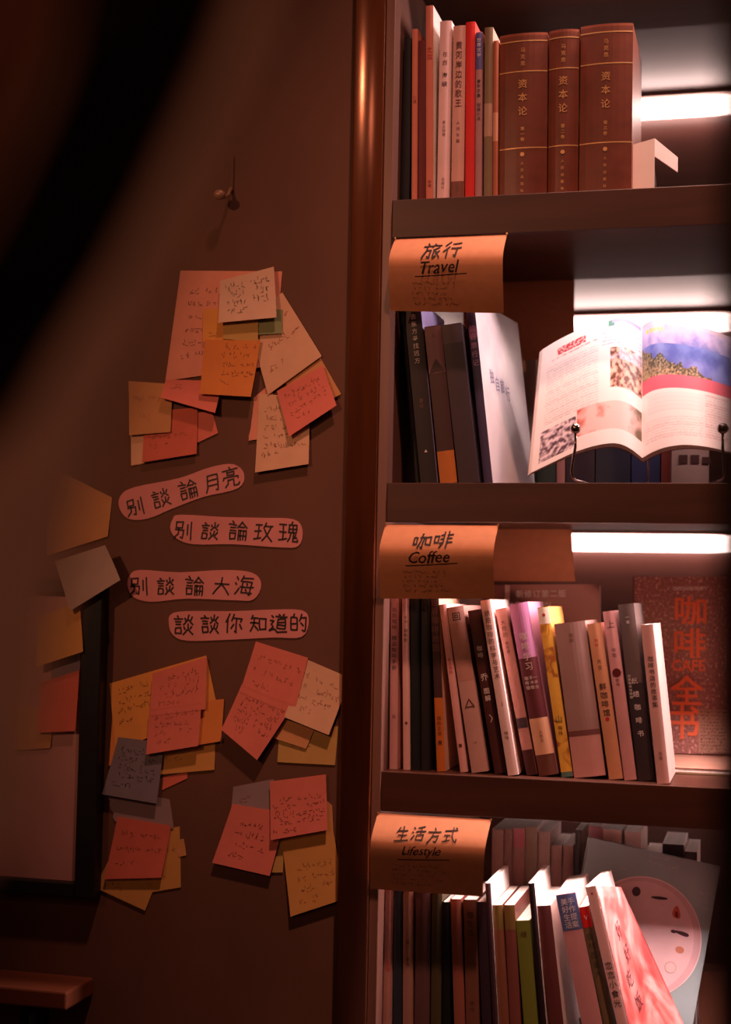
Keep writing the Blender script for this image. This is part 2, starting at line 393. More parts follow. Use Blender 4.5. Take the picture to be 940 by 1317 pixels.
# upper cluster
N([(232, 348), (363, 349), (352, 470), (213, 490)], 0, 'pink', 'large pale pink sheet behind the top cluster, dark writing across its head', 6, ink=M_INK, stroke=.0006)
N([(318, 412), (363, 376), (414, 458), (345, 508)], 1, 'cream', 'slanting peach note down the right of the top cluster, written line below its middle', 3)
N([(356, 476), (406, 450), (439, 507), (392, 531)], 0, 'tan', 'peach corner poking out right behind the tilted pink note of the top cluster', 0)
N([(326, 398), (363, 398), (363, 429), (326, 431)], 2, 'green', 'small grey green note half hidden under the white lined note', 0)
N([(261, 397), (300, 397), (300, 440), (261, 440)], 2, 'yellow', 'narrow orange yellow note between pink sheet and white note', 1, area_uv=(.2, .9, .6, .98))
N([(287, 408), (332, 408), (332, 440), (287, 436)], 3, 'olive', 'ochre strip showing between the white note and the orange note below', 0)
N([(213, 488), (285, 490), (279, 532), (209, 512)], 2, 'hotpink', 'pink note with its lower edge curling up under the orange yellow note', 1, curl=.008, area_uv=(.1, .6, .15, .5))
N([(264, 437), (335, 438), (324, 511), (258, 507)], 4, 'orange', 'square orange yellow note with five short written lines, centre of top cluster', 5, curl=.005, ink=M_INKBROWN, area_uv=(.35, .95, .05, .85))
N([(283, 361), (352, 343), (357, 409), (282, 416)], 5, 'white', 'pale note with three written lines, topmost right of the top cluster', 4, curl=.005, ink=M_INK)
N([(165, 490), (222, 494), (220, 556), (167, 560)], 1, 'tan', 'orange tan note at the lower left of the top cluster', 2, curl=.003)
N([(168, 556), (214, 552), (216, 591), (169, 599)], -.4, 'cream', 'dull cream note peeping out under the salmon red one, far left of top cluster', 0, curl=.001)
N([(186, 530), (254, 524), (254, 584), (184, 595)], .4, 'red', 'salmon red note below the orange tan one, lower left of top cluster', 2, curl=.004, area_uv=(.1, .8, .45, .8))
N([(226, 536), (272, 528), (281, 557), (236, 578)], -.4, 'hotpink', 'dark salmon corner right of the salmon red note', 0)
N([(326, 512), (348, 493), (362, 560), (320, 567)], 0, 'pink', 'torn-edged pink note left of the cream note hanging lowest', 0, rag=.002)
N([(333, 506), (398, 512), (398, 597), (329, 608)], 1, 'cream', 'cream note hanging lowest in the top cluster, with black heading', 6, curl=.004, ink=M_INKBROWN)
N([(356, 503), (415, 470), (434, 522), (373, 562)], 3, 'hotpink', 'tilted salmon pink note over the cream one, right of the top cluster', 4, curl=.005)
# lower-left cluster
N([(141, 879), (265, 843), (281, 915), (148, 965)], 0, 'yellow', 'big orange yellow sheet with pointed top corner, lower left cluster', 4, ink=M_INKBROWN, area_uv=(.06, .42, .1, .7))
N([(146, 905), (168, 905), (162, 975), (140, 985)], -.4, 'orange', 'thin orange sliver left of the blue grey note', 0)
N([(232, 905), (288, 899), (285, 953), (232, 962)], 1, 'orange', 'orange note sticking out right of the two pink notes, lower left cluster', 0, curl=.003)
N([(200, 962), (277, 948), (276, 990), (206, 996)], -.4, 'gold', 'ochre strip below the two pink notes, lower left cluster', 1)
N([(210, 994), (241, 990), (241, 1001), (209, 1016)], -.8, 'red', 'tiny red corner under the ochre strip', 0)
N([(196, 866), (266, 845), (265, 912), (193, 921)], 3, 'hotpink', 'upper pink note with writing on the big orange yellow sheet', 4, curl=.002)
N([(192, 912), (259, 903), (256, 959), (189, 970)], 4, 'hotpink', 'lower pink note with smudged lines on the big orange yellow sheet', 4, curl=.004)
N([(137, 1015), (218, 1028), (224, 1066), (148, 1056)], -.6, 'grey', 'mauve grey note under the blue grey one, crumpled edges', 0, rag=.002)
N([(152, 948), (211, 955), (203, 1033), (133, 1021)], 2, 'blue', 'blue grey note with dark scrawl, left of the pink notes', 5, ink=M_INK, curl=.005)
N([(160, 1075), (231, 1063), (233, 1141), (150, 1155)], -.6, 'gold', 'ochre note behind the brick red one, bottom of lower left cluster', 2, area_uv=(.5, .95, .2, .9))
N([(139, 1108), (206, 1122), (187, 1171), (122, 1141)], 0, 'gold', 'yellow ochre note pointing down, lowest of the lower left cluster', 2)
N([(222, 1075), (235, 1071), (240, 1100), (230, 1102)], -.8, 'tan', 'tiny tan corner at the right of the ochre note', 0)
N([(151, 1050), (220, 1062), (209, 1128), (136, 1130)], 1, 'red', 'brick red note with two dark words, lower left cluster', 3, ink=M_INKBROWN, curl=.005)
# lower-right cluster
N([(359, 940), (435, 934), (431, 984), (357, 980)], -.6, 'olive', 'olive cream note lowest behind the tilted cream note', 1)
N([(346, 918), (404, 938), (394, 963), (345, 947)], .2, 'tan', 'tan strip under the tilted cream note', 0)
N([(392, 847), (450, 872), (424, 945), (367, 922)], 1.5, 'cream', 'tilted cream note right of the large pink pair', 4, curl=.005)
N([(329, 825), (396, 846), (378, 920), (309, 890)], 2.5, 'hotpink', 'upper tilted pink note right below the last slogan strip', 3, curl=.002)
N([(311, 880), (378, 905), (332, 977), (286, 938)], 3.5, 'hotpink', 'lower tilted pink note pointing down, joined under the upper one', 5, curl=.005)
N([(300, 1012), (352, 1002), (352, 1048), (297, 1046)], 0, 'grey', 'grey mauve strip above the red note, lower right cluster', 1)
N([(299, 1034), (368, 1045), (348, 1126), (274, 1109)], 1, 'hotpink', 'tilted red pink note with two short words, bottom right cluster', 4, curl=.004, ink=M_INKBROWN, area_uv=(.2, .75, .2, .9))
N([(340, 1075), (366, 1072), (364, 1122), (340, 1122)], -.5, 'olive', 'dim ochre sliver between red pink and ochre notes', 0)
N([(412, 1022), (427, 1036), (429, 1074), (412, 1074)], 0, 'tan', 'tan sliver right of the pink note with five lines', 0)
N([(360, 1062), (426, 1056), (445, 1155), (375, 1178)], .6, 'gold', 'long ochre note hanging lowest on the right of the wall', 4, curl=.005, area_uv=(.2, .9, .45, .95))
N([(347, 1005), (419, 996), (422, 1067), (349, 1080)], 3, 'hotpink', 'pink note with five written lines, bottom right cluster', 5, curl=.004, ink=M_INKBROWN, area_uv=(.05, .98, .3, .95))

# slogan strips, hand-cut with round ends and large marker writing
def strip(outline, chars, color, label, tok_rot):
    y = WY - .0012
    P = [W(px, py, y) for px, py in outline]
    c = sum(P, Vector()) / len(P); c.y = y
    V = []; n = len(P)
    # smooth the closed outline
    Q = []
    for i in range(n):
        p0, p1, p2, p3 = P[i - 1], P[i], P[(i + 1) % n], P[(i + 2) % n]
        for t in (0, .25, .5, .75):
            Q.append(.5 * ((2 * p1) + (-p0 + p2) * t + (2 * p0 - 5 * p1 + 4 * p2 - p3) * t * t + (-p0 + 3 * p1 - 3 * p2 + p3) * t ** 3) - c)
    n = len(Q)
    V = [q for q in Q] + [q + Vector((0, .0004, 0)) for q in Q]
    Fc = [tuple(range(n))[::-1], tuple(range(n, 2 * n))] + [(i, (i + 1) % n, n + (i + 1) % n, n + i) for i in range(n)]
    o = mesh_obj('slogan_strip', V, Fc, mat('strip_pink', color, .75, .06, 30), loc=c)
    tag(o, label, 'paper strip', 'slogan strips on the dark wall')
    items = []
    for ch, px, py, s in chars:
        p = W(px, py, y) - c
        items.append((ch, p.x, p.z, s * 1.06 / 1000, tok_rot + rnd.uniform(-.05, .05), rnd.uniform(-.03, .12)))
    marker_text('slogan', items, M_INK, o, y=-.0004)
    return o
PK = rgb(220, 138, 134)
strip([(156, 636), (175, 626), (230, 615), (270, 601), (300, 597), (314, 610), (306, 628), (262, 639), (222, 654), (190, 667), (165, 667), (153, 652)],
      [('别', 174, 652, 25), ('談', 207, 641, 25), ('論', 242, 630, 26), ('月', 273, 621, 25), ('亮', 297, 614, 26)], PK,
      'pink strip slanting upward, topmost of the four slogan strips', .26)
strip([(222, 668), (232, 662), (290, 665), (340, 666), (378, 668), (389, 682), (384, 702), (360, 704), (300, 700), (250, 700), (228, 693), (219, 681)],
      [('别', 236, 682, 26), ('談', 270, 683, 24), ('論', 306, 683, 26), ('玫', 339, 684, 26), ('瑰', 371, 685, 27)], PK,
      'pink strip second from the top, ending in the word for rose', -.03)
strip([(167, 740), (180, 733), (230, 736), (290, 733), (325, 737), (336, 752), (326, 771), (300, 772), (240, 770), (195, 774), (172, 768), (164, 754)],
      [('别', 179, 754, 26), ('談', 213, 754, 24), ('論', 250, 754, 26), ('大', 285, 754, 25), ('海', 314, 753, 27)], PK,
      'pink strip third from the top, ending in the word for sea', -.01)
strip([(220, 790), (240, 786), (300, 786), (350, 784), (388, 785), (397, 798), (388, 819), (350, 820), (290, 823), (240, 824), (222, 816), (217, 802)],
      [('談', 236, 804, 27), ('談', 270, 803, 25), ('你', 301, 802, 26), ('知', 332, 802, 24), ('道', 358, 802, 25), ('的', 384, 801, 24)], PK,
      'pink strip lowest of the four slogan strips, six characters', .01)

# wall hook
hp = W(291, 258, WY)
hk = empty('wall_hook', (hp.x, WY, hp.z))
tag(hk, 'small painted metal hook with round tip high on the dark wall', 'hook')
bm = bmesh.new(); add_box(bm, (.004, -.0026, .012), (.0105, -.0002, .062), .0008); bm_obj('plate', bm, M_WALL, hk)
bm = bmesh.new(); add_tube(bm, [(.0075, -.003, .016), (.0065, -.012, .004), (.004, -.020, -.001), (.0, -.024, .001)], .0024, 10); bm_obj('arm', bm, M_HOOK, hk, True)
bm = bmesh.new(); bmesh.ops.create_uvsphere(bm, u_segments=20, v_segments=12, radius=.0085, matrix=Matrix.Translation((0, -.027, .001)) @ Matrix.Diagonal((1, .8, .85, 1)))
bm_obj('round_tip', bm, M_HOOK, hk, True)

# framed board with notes
fo = W(131, 745, WY - .024); fb = W(124, 1157, WY - .024); fi = W(98, 1143, WY - .02)
fx1, fz1, fz0 = fo.x + .002, fo.z, fb.z; fx0 = fx1 - .62; fw = .030
fr = empty('framed_board', ((fx0 + fx1) / 2, WY, fz0)); tag(fr, 'large black framed pinkish board at the left edge of the wall', 'frame')
def lp(name, lo, hi, m, bev=.001):
    b0 = Vector(fr.location); return box(name, Vector(lo) - b0, Vector(hi) - b0, m, fr, bev)
YF = WY - .0004
lp('frame_side', (fx1 - fw, YF - .024, fz0), (fx1, YF, fz1), M_BLACKFRAME, .002)
lp('frame_side', (fx0, YF - .024, fz0), (fx0 + fw, YF, fz1), M_BLACKFRAME, .002)
lp('frame_rail', (fx0 + fw + .0003, YF - .024, fz0), (fx1 - fw - .0003, YF, fz0 + .020), M_BLACKFRAME, .002)
lp('frame_rail', (fx0 + fw + .0003, YF - .024, fz1 - .020), (fx1 - fw - .0003, YF, fz1), M_BLACKFRAME, .002)
lp('board', (fx0 + fw + .0003, YF - .012, fz0 + .0203), (fx1 - fw - .0003, YF, fz1 - .0203), mat('board_pink', rgb(196, 138, 132), .5, .08, 6), .0)
FB = YF - .0125; FF = YF - .0245
G2 = 'paper notes on the framed board'
N([(60, 598), (144, 640), (139, 690), (60, 715)], 0, 'tan', 'blurred tan note above the grey one, left edge of the wall', 0, group=G2)
N([(70, 722), (135, 701), (157, 746), (92, 786)], 2, 'greywhite', 'pale grey note with pointed right corner over the frame top', 0, group=G2, base_y=FF, curl=.006)
N([(48, 795), (102, 772), (108, 838), (46, 858)], 0, 'gold', 'ochre note below the pale grey note on the frame', 0, group=G2, base_y=FF, curl=.003)
N([(66, 848), (103, 838), (103, 872), (66, 884)], 0, 'blue', 'small dark blue note between the ochre and the red one on the board', 0, group=G2, base_y=FB)
N([(52, 878), (102, 862), (98, 940), (50, 942)], 1.5, 'red', 'red note on the framed board beside the black frame', 0, group=G2, base_y=FB, curl=.004)
N([(20, 905), (69, 915), (65, 962), (20, 965)], 0, 'tan', 'tan note half behind the red note on the board', 0, group=G2, base_y=FB)

# wooden ledge, lower left
p0 = W(108, 1262, -.02); 
lg = empty('wall_ledge', (p0.x - .3, WY, p0.z)); tag(lg, 'short brown wooden ledge on the wall at the lower left corner', 'shelf')
box('board', (-.32, -.085, -.026), (.3, -.0004, -.002), mat('ledge_wood', rgb(118, 62, 40), .45, .2, 30, stretch=(.1, 1, 1)), lg, .003)
for x in (-.25, .22): box('bracket', (x, -.06, -.10), (x + .015, -.0004, -.0265), M_BLACKFRAME, lg)

# ------------------------------------------------------------------ shelf labels (kraft paper)
def shelf_label(q, zh, en, label, shelf):
    y = -.0024
    P = [W(px, py, y) for px, py in q]; zt = (P[0].z + P[1].z) / 2; P[0].z = zt; P[1].z = zt
    c = (P[0] + P[1]) / 2
    TL, TR, BR, BL = [p - c for p in P]
    def f(u, v, off=0.0):
        p = (1 - v) * ((1 - u) * TL + u * TR) + v * ((1 - u) * BL + u * BR)
        # rolls over the lip, bulges towards the room and falls back inwards
        d = .026 * math.sin(min(1, v / .40) * math.pi * .5) - .0425 * max(0, v - .34) ** 1.3
        return p + Vector((0, -d - off, 0))
    n = 16; V = [f(i / 6, j / n) for j in range(n + 1) for i in range(7)]
    Fc = [(j * 7 + i, (j + 1) * 7 + i, (j + 1) * 7 + i + 1, j * 7 + i + 1) for j in range(n) for i in range(6)]
    k = len(V); V += [v + Vector((0, .0003, 0)) for v in V]; Fc += [tuple(k + t for t in reversed(g)) for g in Fc]
    o = mesh_obj('shelf_label', V, Fc, M_KRAFT, loc=c, smooth=True); tag(o, label, 'label', 'kraft paper labels hung from the shelves')
    wd_ = (TR - TL).length; ht = (BL - TL).length
    def surf(x, z): return f(x / wd_ + .5, -z / ht, .0011)
    items = []; n_ = len(zh); s = .0245 if n_ < 3 else .0185
    x0 = -.006 if n_ < 3 else -.004
    for i, ch in enumerate(zh):
        items.append((ch, x0 + (i - (n_ - 1) / 2) * s * 1.12, -.020 - (.0 if i % 2 else .002), s, .06, .15))
    marker_text('heading', items, M_INK, o, surf=surf, pen=.085)
    es = .0215 if len(en) < 7 else .0165
    lettering('subheading', [(en, x0 - .003, -.043, es, .04, .35, .95, .006)], M_INK, o, surf=surf, wobble=.06)
    V2, F2 = ribbons([[(x0 - .034, -.0545), (x0 - .01, -.0535), (x0 + .034, -.051)]], .0011)
    mesh_obj('underline', [surf(v.x, v.y) for v in V2], F2, M_INK, o)
    r = random.Random(len(en)); st = []
    for i in range(5): st += scribble(-.045, r.uniform(.0, .035), -.062 - i * .0062, .0028, r, .3)
    V2, F2 = ribbons(st, .0004)
    mesh_obj('small_print', [surf(v.x, v.y) for v in V2], F2, M_INKGREY, o)
    for nm, pc in (('left', TL), ('right', TR)):
        t = box('tack', (0, 0, 0), (.0028, .0022, .0028), M_PIN, o, .0008); t.location = pc + Vector((0.001 if nm == 'left' else .0, -.0030, -.0008))
    return o
shelf_label([(508, 308), (652, 302), (648, 403), (502, 400)], '旅行', 'Travel', 'brown paper label lettered for travel, hanging from the second shelf lip', 1)
shelf_label([(496, 674), (641, 677), (636, 770), (490, 770)], '咖啡', 'Coffee', 'brown paper label lettered for coffee, hanging under the travel books', 2)
shelf_label([(486, 1046), (632, 1054), (621, 1153), (477, 1143)], '生活方式', 'Lifestyle', 'brown paper label lettered for lifestyle, hanging over the bottom row', 3)
def hanging_sheet(q, y, label):
    P = [W(px, py, y) for px, py in q]; P[0].z = P[1].z = [z for z in SH if z > P[0].z - .03][0] - .029; c = (P[0] + P[1]) / 2
    TL, TR, BR, BL = [p - c for p in P]; n = 10; V = []
    for j in range(n + 1):
        for i in range(9):
            u, v = i / 8, j / n
            V.append((1 - v) * ((1 - u) * TL + u * TR) + v * ((1 - u) * BL + u * BR) + Vector((0, -.016 * math.sin(v * math.pi * .8) - .004 * math.sin(u * 3.1) * v, 0)))
    Fc = [(j * 9 + i, (j + 1) * 9 + i, (j + 1) * 9 + i + 1, j * 9 + i + 1) for j in range(n) for i in range(8)]
    k = len(V); V += [v + Vector((0, .0004, 0)) for v in V]; Fc += [tuple(k + t for t in reversed(g)) for g in Fc]
    o = mesh_obj('hanging_sheet', V, Fc, M_KRAFT, loc=c, smooth=True); return tag(o, label, 'paper', 'kraft sheets hung inside the shelves')
hanging_sheet([(598, 348), (739, 347), (741, 474), (598, 472)], .352, 'plain brown sheet hanging inside the shelf behind the travel books')
hanging_sheet([(600, 652), (735, 652), (741, 748), (600, 748)], .352, 'plain brown sheet hanging inside the shelf behind the coffee label')

# ------------------------------------------------------------------ books
ROWLINE = {4: lambda x: 257 - 20 * (x - 505) / 430, 3: lambda x: 621.5, 2: lambda x: 992 + 22 * (x - 487) / 443, 1: lambda x: 1317.0}
GROUP = {4: 'books on the top shelf', 3: 'books on the travel shelf', 2: 'books on the coffee shelf', 1: 'front row of books on the bottom shelf'}
def spine_profile(w, bulge, n=8):
    return [(w * i / n, -bulge * (1 - (2 * i / n - 1) ** 2)) for i in range(n + 1)]
def build_book(name, w, d, h, cov, bulge=.001, hard=False, side=None, bands=(), text=(), pages=None, r=None, wav=0.0):
    """book standing on its tail; local x = thickness, y = depth (spine at 0), z = height"""
    root = empty(name)
    c = .0028 if hard else .0006; c = min(c, w * .2)
    ins = .004 if hard else .0004
    prof = spine_profile(w, bulge)
    inner = [(c + (w - 2 * c) * i / 8, c - bulge * .8 * (1 - (2 * i / 8 - 1) ** 2)) for i in range(9)]
    outl = prof + [(w, d), (w - c, d)] + inner[::-1] + [(c, d), (0, d)]
    n = len(outl); a = len(prof)
    def topz(y): return h + (wav * (y / d) ** 2 if wav else 0)
    V = [(x, y, 0) for x, y in outl] + [(x, y, h) for x, y in outl]
    Fc = [(i, (i + 1) % n, n + (i + 1) % n, n + i) for i in range(n)]
    # caps: quads across the cover thickness
    def pr(i): return i
    pairs = [(i, a + 2 + (a - 1 - i)) for i in range(a)]            # prof[i] <-> inner[i]
    quads = [(pairs[i][0], pairs[i + 1][0], pairs[i + 1][1], pairs[i][1]) for i in range(a - 1)]
    quads += [(a - 1, a, a + 1, a + 2), (0, pairs[0][1], n - 2, n - 1)]
    for q in quads:
        Fc.append(tuple(q[::-1])); Fc.append(tuple(n + i for i in q))
    cm = side or cov
    mesh_obj('cover', V, Fc, cm, root)
    # page block
    pi = [(c + .0001 + (w - 2 * c - .0002) * i / 8, c + .0002 - bulge * .7 * (1 - (2 * i / 8 - 1) ** 2)) for i in range(9)]
    po = pi + [(w - c - .0001, d - ins), (c + .0001, d - ins)]; m_ = len(po)
    V = [(x, y, ins) for x, y in po] + [(x, y, h - ins) for x, y in po]
    Fc = [(i, (i + 1) % m_, m_ + (i + 1) % m_, m_ + i) for i in range(m_)] + [tuple(range(m_))[::-1], tuple(range(m_, 2 * m_))]
    mesh_obj('page_block', V, Fc, pages or M_PAGES, root)
    # printed spine panels follow the rounded spine
    bl = list(bands)
    if side and not any(b[0] <= 0 and b[1] >= 1 for b in bl): bl = [(0, 1, cov, 'spine_wrap')] + bl
    for q, b in enumerate(bl):
        z0, z1, m = b[:3]; nm = b[3] if len(b) > 3 else 'spine_panel'
        off = .00012 * (q + 1)
        pf = spine_profile(w, bulge); k = len(pf)
        V = [(x, y - off, h * z0) for x, y in pf] + [(x, y - off, h * z1) for x, y in pf] + [(x, y - off + .0001, h * z0) for x, y in pf] + [(x, y - off + .0001, h * z1) for x, y in pf]
        Fc = [(i, i + 1, k + i + 1, k + i) for i in range(k - 1)] + [(k + i, k + i + 1, 3 * k + i + 1, 3 * k + i) for i in range(k - 1)] + [(2 * k + i, 2 * k + i + 1, i + 1, i) for i in range(k - 1)]
        mesh_obj(nm, V, Fc, m, root)
    yt = -bulge - .00012 * len(bl) - .0003
    for tx in text:
        s, zf, size, m = tx[:4]; kw = tx[4] if len(tx) > 4 else {}
        it = column_text(s, w / 2 + kw.get('dx', 0), h * zf, size, kw.get('pitch', 1.12), bold=min(.006, kw.get('bold', .003)), xs=kw.get('xs', 1))
        lettering(kw.get('name', 'spine_title'), it, m, root, y=yt)
    return root
PREV = {}
def bk(shelf, xb0, xb1, xt0, yt, color, label, y0=.03, d=.14, yb=None, name='book', group=None, xt1=None, **k):
    zs = SH[shelf]; yb = ROWLINE[shelf](xb0) if yb is None else yb
    B = W(xb0, yb, y0); T = W(xt0, yt, y0); B1 = W(xb1, yb, y0)
    sl = (T.x - B.x) / (T.z - B.z); th = math.atan(sl)
    xb = B.x + sl * (zs - B.z)
    lim = XL + .0008 - min(0, sl * (T.z - zs))
    if xb < lim: B1.x += 0; xb, B = lim, Vector((B.x + lim - xb, B.y, B.z))
    w = (B1.x - B.x) * math.cos(th)
    h = (T.z - zs) / math.cos(th)
    key = (shelf, round(y0, 1) if y0 > .2 else 0)
    if k.pop('pack', True) and key in PREV:
        pr = PREV[key]                                            # right face of the neighbour: x at z
        zt = min(pr[2], T.z)
        need = max(pr[0] - xb, (pr[0] + pr[1] * (zt - zs)) - (xb + sl * (zt - zs))) + .0004
        if need > 0:
            if need < w * .45: w -= need * math.cos(th)
            else: print('PACK', label, round(need * 1000, 1), 'mm of', round(w * 1000, 1))
            xb += need
    z0 = zs + .0002 + (w * math.sin(th) if th > 0 else 0)
    wc = w / math.cos(th)
    PREV[key] = (xb + wc + (0 if th > 0 else 0), sl, zs + h * math.cos(th) - (w * math.sin(th) if th > 0 else 0))
    cov = mat('cover', color, k.pop('rough', .5), k.pop('var', .08), 25) if isinstance(color, tuple) else color
    root = build_book(name, w, d, h, cov, **k)
    root.location = (xb, y0, z0); root.rotation_euler = (0, th, 0)
    tag(root, label, 'book', group or GROUP[shelf])
    return root
C = lambda r, g, b: rgb(r, g, b)
def MC(r, g, b, rough=.5): return mat('cover', rgb(r, g, b), rough, .08, 25)

# --- top shelf
bk(4, 514, 526, 520, 50, C(24, 20, 22), 'black thin book at the left end of the top shelf', d=.12, y0=.04)
bk(4, 528, 536.5, 529, 38, C(196, 110, 88), 'salmon brown thin spine next to the black book, top shelf', d=.12, text=[('小说', .62, .0055, M_INKBROWN)])
bk(4, 537.5, 547, 538, 53, C(96, 20, 18), 'dark red short thin spine beside the tall white-sided book', d=.13)
bk(4, 547.8, 557.3, 547.8, 8, C(200, 112, 92), 'tallest book of the top shelf, salmon spine with bright white side', side=MC(250, 236, 228), d=.15,
   text=[('之恋', .79, .0085, M_INKRED), ('出版', .12, .005, M_INKBROWN)])
bk(4, 562, 577, 566, 28, C(228, 184, 182), 'pale pink white spine with sparse grey title, top shelf', side=MC(246, 228, 224), d=.15, bulge=.0015,
   text=[('在西', .83, .0075, M_INKGREY, {'pitch': 1.6}), ('海峡', .715, .0085, M_INK, {'pitch': 1.4}), ('黄立锦著', .45, .005, M_INKGREY), ('出版社', .14, .005, M_INKGREY)])
bk(4, 580, 596, 583, 34, C(206, 150, 138), 'rosy beige spine with long dark title, left of the red book', d=.14, bulge=.0012,
   bands=[(0, .12, MC(120, 66, 54))], text=[('黄河岸边的歌王', .91, .0118, M_INKBROWN, {'bold': .02, 'xs': .85}), ('人间长篇', .46, .0055, M_INKBROWN, {'pitch': 1.5}), ('出版', .11, .005, M_INKGREY)])
bk(4, 597.8, 610, 599, 29, C(206, 30, 26), 'bright red spine in the middle of the top shelf', side=MC(232, 84, 74), d=.15)
bk(4, 611, 619.5, 612, 42, C(166, 116, 118), 'grey mauve thin spine with blue upper panel, right of the red book', d=.12,
   bands=[(.78, .995, MC(84, 80, 132))], text=[('世界文学', .965, .0062, M_INKWHITE), ('青年文集', .72, .0058, M_INK), ('短篇小说', .58, .0055, M_INK)])
bk(4, 622, 632.6, 623.5, 36, C(122, 96, 70), 'olive grey spine with a paler sticker band, left of the brown one', side=MC(200, 170, 150), d=.15, bands=[(.37, .56, MC(168, 130, 108))])
bk(4, 633.5, 640, 634.5, 53, C(160, 84, 54), 'narrow tan brown spine touching the first leather volume', d=.12, bands=[(.37, .55, MC(196, 132, 104))])
M_LEATH = mat('brown_leather', rgb(134, 66, 42), .36, .14, 50, bump=.15, spec=.55)
M_LEATHP = mat('leather_panel', rgb(104, 48, 30), .36, .14, 50, bump=.15, spec=.55)
def capital(xb0, xb1, xt0, yt, vol, label):
    g = M_GOLD
    bands = [(.005, .985, M_LEATHP, 'spine_panel')] + [(z, z + .007, g, 'gold_rule') for z in (.018, .305, .765, .948)]
    tx = [('马克思', .91, .0072, g, {'pitch': 1.25}), ('资本论', .665 + .0, .0165, g, {'pitch': 1.45, 'bold': .02}), (vol, .435, .0060, g, {'pitch': 1.2}),
          ('●', .285, .008, g), ('人民出版社', .225, .0046, g, {'pitch': 2.0})]
    tx[1] = ('资本论', .72, .0135, g, {'pitch': 1.36})
    return bk(4, xb0, xb1, xt0, yt, M_LEATH, label, bulge=.0055, hard=True, bands=bands, text=tx, d=.145, y0=.035, group='gilt brown leather volumes')
capital(641.5, 703, 643, 47, '第一卷', 'leftmost of three thick brown leather volumes with gilt rules')
capital(704.5, 743, 706.5, 41, '第二卷', 'narrowest brown leather volume, between the two thick gilt ones')
capital(744.5, 812, 747, 35, '第三卷', 'rightmost and tallest brown leather volume with gilt rules')
# small white cardboard stand right of the volumes
q = W(813.5, 240, .05); q2 = W(842, 178, .05)
st = empty('card_stand', (q.x, .05, SH[4] + .0003)); tag(st, 'small white folded card stand right of the leather volumes', 'stand')
sw, shh = q2.x - q.x, q2.z - SH[4]
M_WHITE = mat('white_card', rgb(236, 212, 202), .6, .03)
mesh_obj('front_plate', [(0, 0, 0), (sw, 0, 0), (sw, 0, shh), (0, 0, shh - .007), (0, .0015, 0), (sw, .0015, 0), (sw, .0015, shh), (0, .0015, shh - .007)],
         [(0, 1, 2, 3), (7, 6, 5, 4), (0, 4, 5, 1), (1, 5, 6, 2), (2, 6, 7, 3), (3, 7, 4, 0)], M_WHITE, st)
a1, a2 = Vector((sw, .0005, shh)), Vector((sw + .028, .035, shh - .017))
mesh_obj('top_flap', [a1, a2, a2 + Vector((0, 0, -.020)), a1 + Vector((0, 0, -.024)), a1 + Vector((-.001, .0012, 0)), a2 + Vector((-.001, .0012, 0)), a2 + Vector((-.001, .0012, -.020)), a1 + Vector((-.001, .0012, -.024))],
         [(0, 3, 2, 1), (4, 5, 6, 7), (0, 1, 5, 4), (1, 2, 6, 5), (2, 3, 7, 6), (3, 0, 4, 7)], M_WHITE, st)
mesh_obj('back_leg', [(sw - .001, .002, 0), (sw - .001, .05, 0), (sw - .001, .05, shh - .045), (sw - .001, .002, shh - .03), (sw - .0025, .002, 0), (sw - .0025, .05, 0), (sw - .0025, .05, shh - .045), (sw - .0025, .002, shh - .03)],
         [(0, 1, 2, 3), (7, 6, 5, 4), (0, 4, 5, 1), (1, 5, 6, 2), (2, 6, 7, 3), (3, 7, 4, 0)], mat('grey_card', rgb(90, 66, 70), .7, .05), st)

# --- travel shelf
bk(3, 532, 540.5, 512, 392, C(14, 12, 14), 'black thin leaning book at the left end of the travel shelf', d=.16, y0=.05)
bk(3, 541, 562.5, 519, 388, C(32, 20, 22), 'black leaning spine with white vertical title, travel shelf', d=.16, side=MC(176, 166, 220), bulge=.0008,
   text=[('去东方寻找远方', .925, .0085, M_INKWHITE, {'pitch': 1.18}), ('游记', .46, .006, M_INKGREY), ('▲', .185, .005, M_INKWHITE)])
bk(3, 566, 588, 545.5, 421, C(62, 34, 32), 'dark brown spine with mountain outline and orange foot, travel shelf', d=.13,
   bands=[(.70, .995, MC(128, 84, 88)), (0, .205, MC(184, 104, 40))], text=[('▲', .80, .024, MC(62, 34, 32), {'xs': 1.0}), ('人', .95, .006, M_INKBROWN)])
bk(3, 589.5, 616, 567, 419, C(58, 42, 48), 'dark slate brown thick spine left of the misty-covered book', d=.14, bands=[(.88, .998, MC(82, 64, 72))])
# misty book, turned so its cover shows
fog = ramp_mat('misty_cover', [(.30, rgb(214, 200, 214)), (.5, rgb(240, 226, 232)), (.7, rgb(254, 246, 246))], scale=9, distortion=.6, rough=.35)
Bq, Tq, B1 = W(618.5, 621.5, .035), W(593, 385, .035), W(629, 621.5, .035)
th = math.atan((Tq.x - Bq.x) / (Tq.z - Bq.z)); h_ = (Tq.z - SH[3]) / math.cos(th)
mb = build_book('book', B1.x - Bq.x + .001, .19, h_, MC(62, 50, 86), side=fog, bulge=.0008, bands=[(.79, .85, MC(132, 84, 130)), (.0, .001, MC(62, 50, 86))],
                text=[('独自旅行记', .86, .0095, MC(196, 140, 184), {'pitch': 1.25})])
tag(mb, 'large leaning book with pale misty cover and navy spine, travel shelf', 'book', GROUP[3])
wm = B1.x - Bq.x + .001
mb.rotation_euler = (0, th, -math.radians(9)); mb.rotation_mode = 'XYZ'
mb.location = (Bq.x + .0035 + math.tan(th) * (SH[3] - Bq.z), .04, SH[3] + .0006)
its = [(ch, .042 + i * .021, h_ * .60 - i * .004 - (i % 2) * .004, .022, .03, .0, .85, 0) for i, ch in enumerate('独自旅行')]
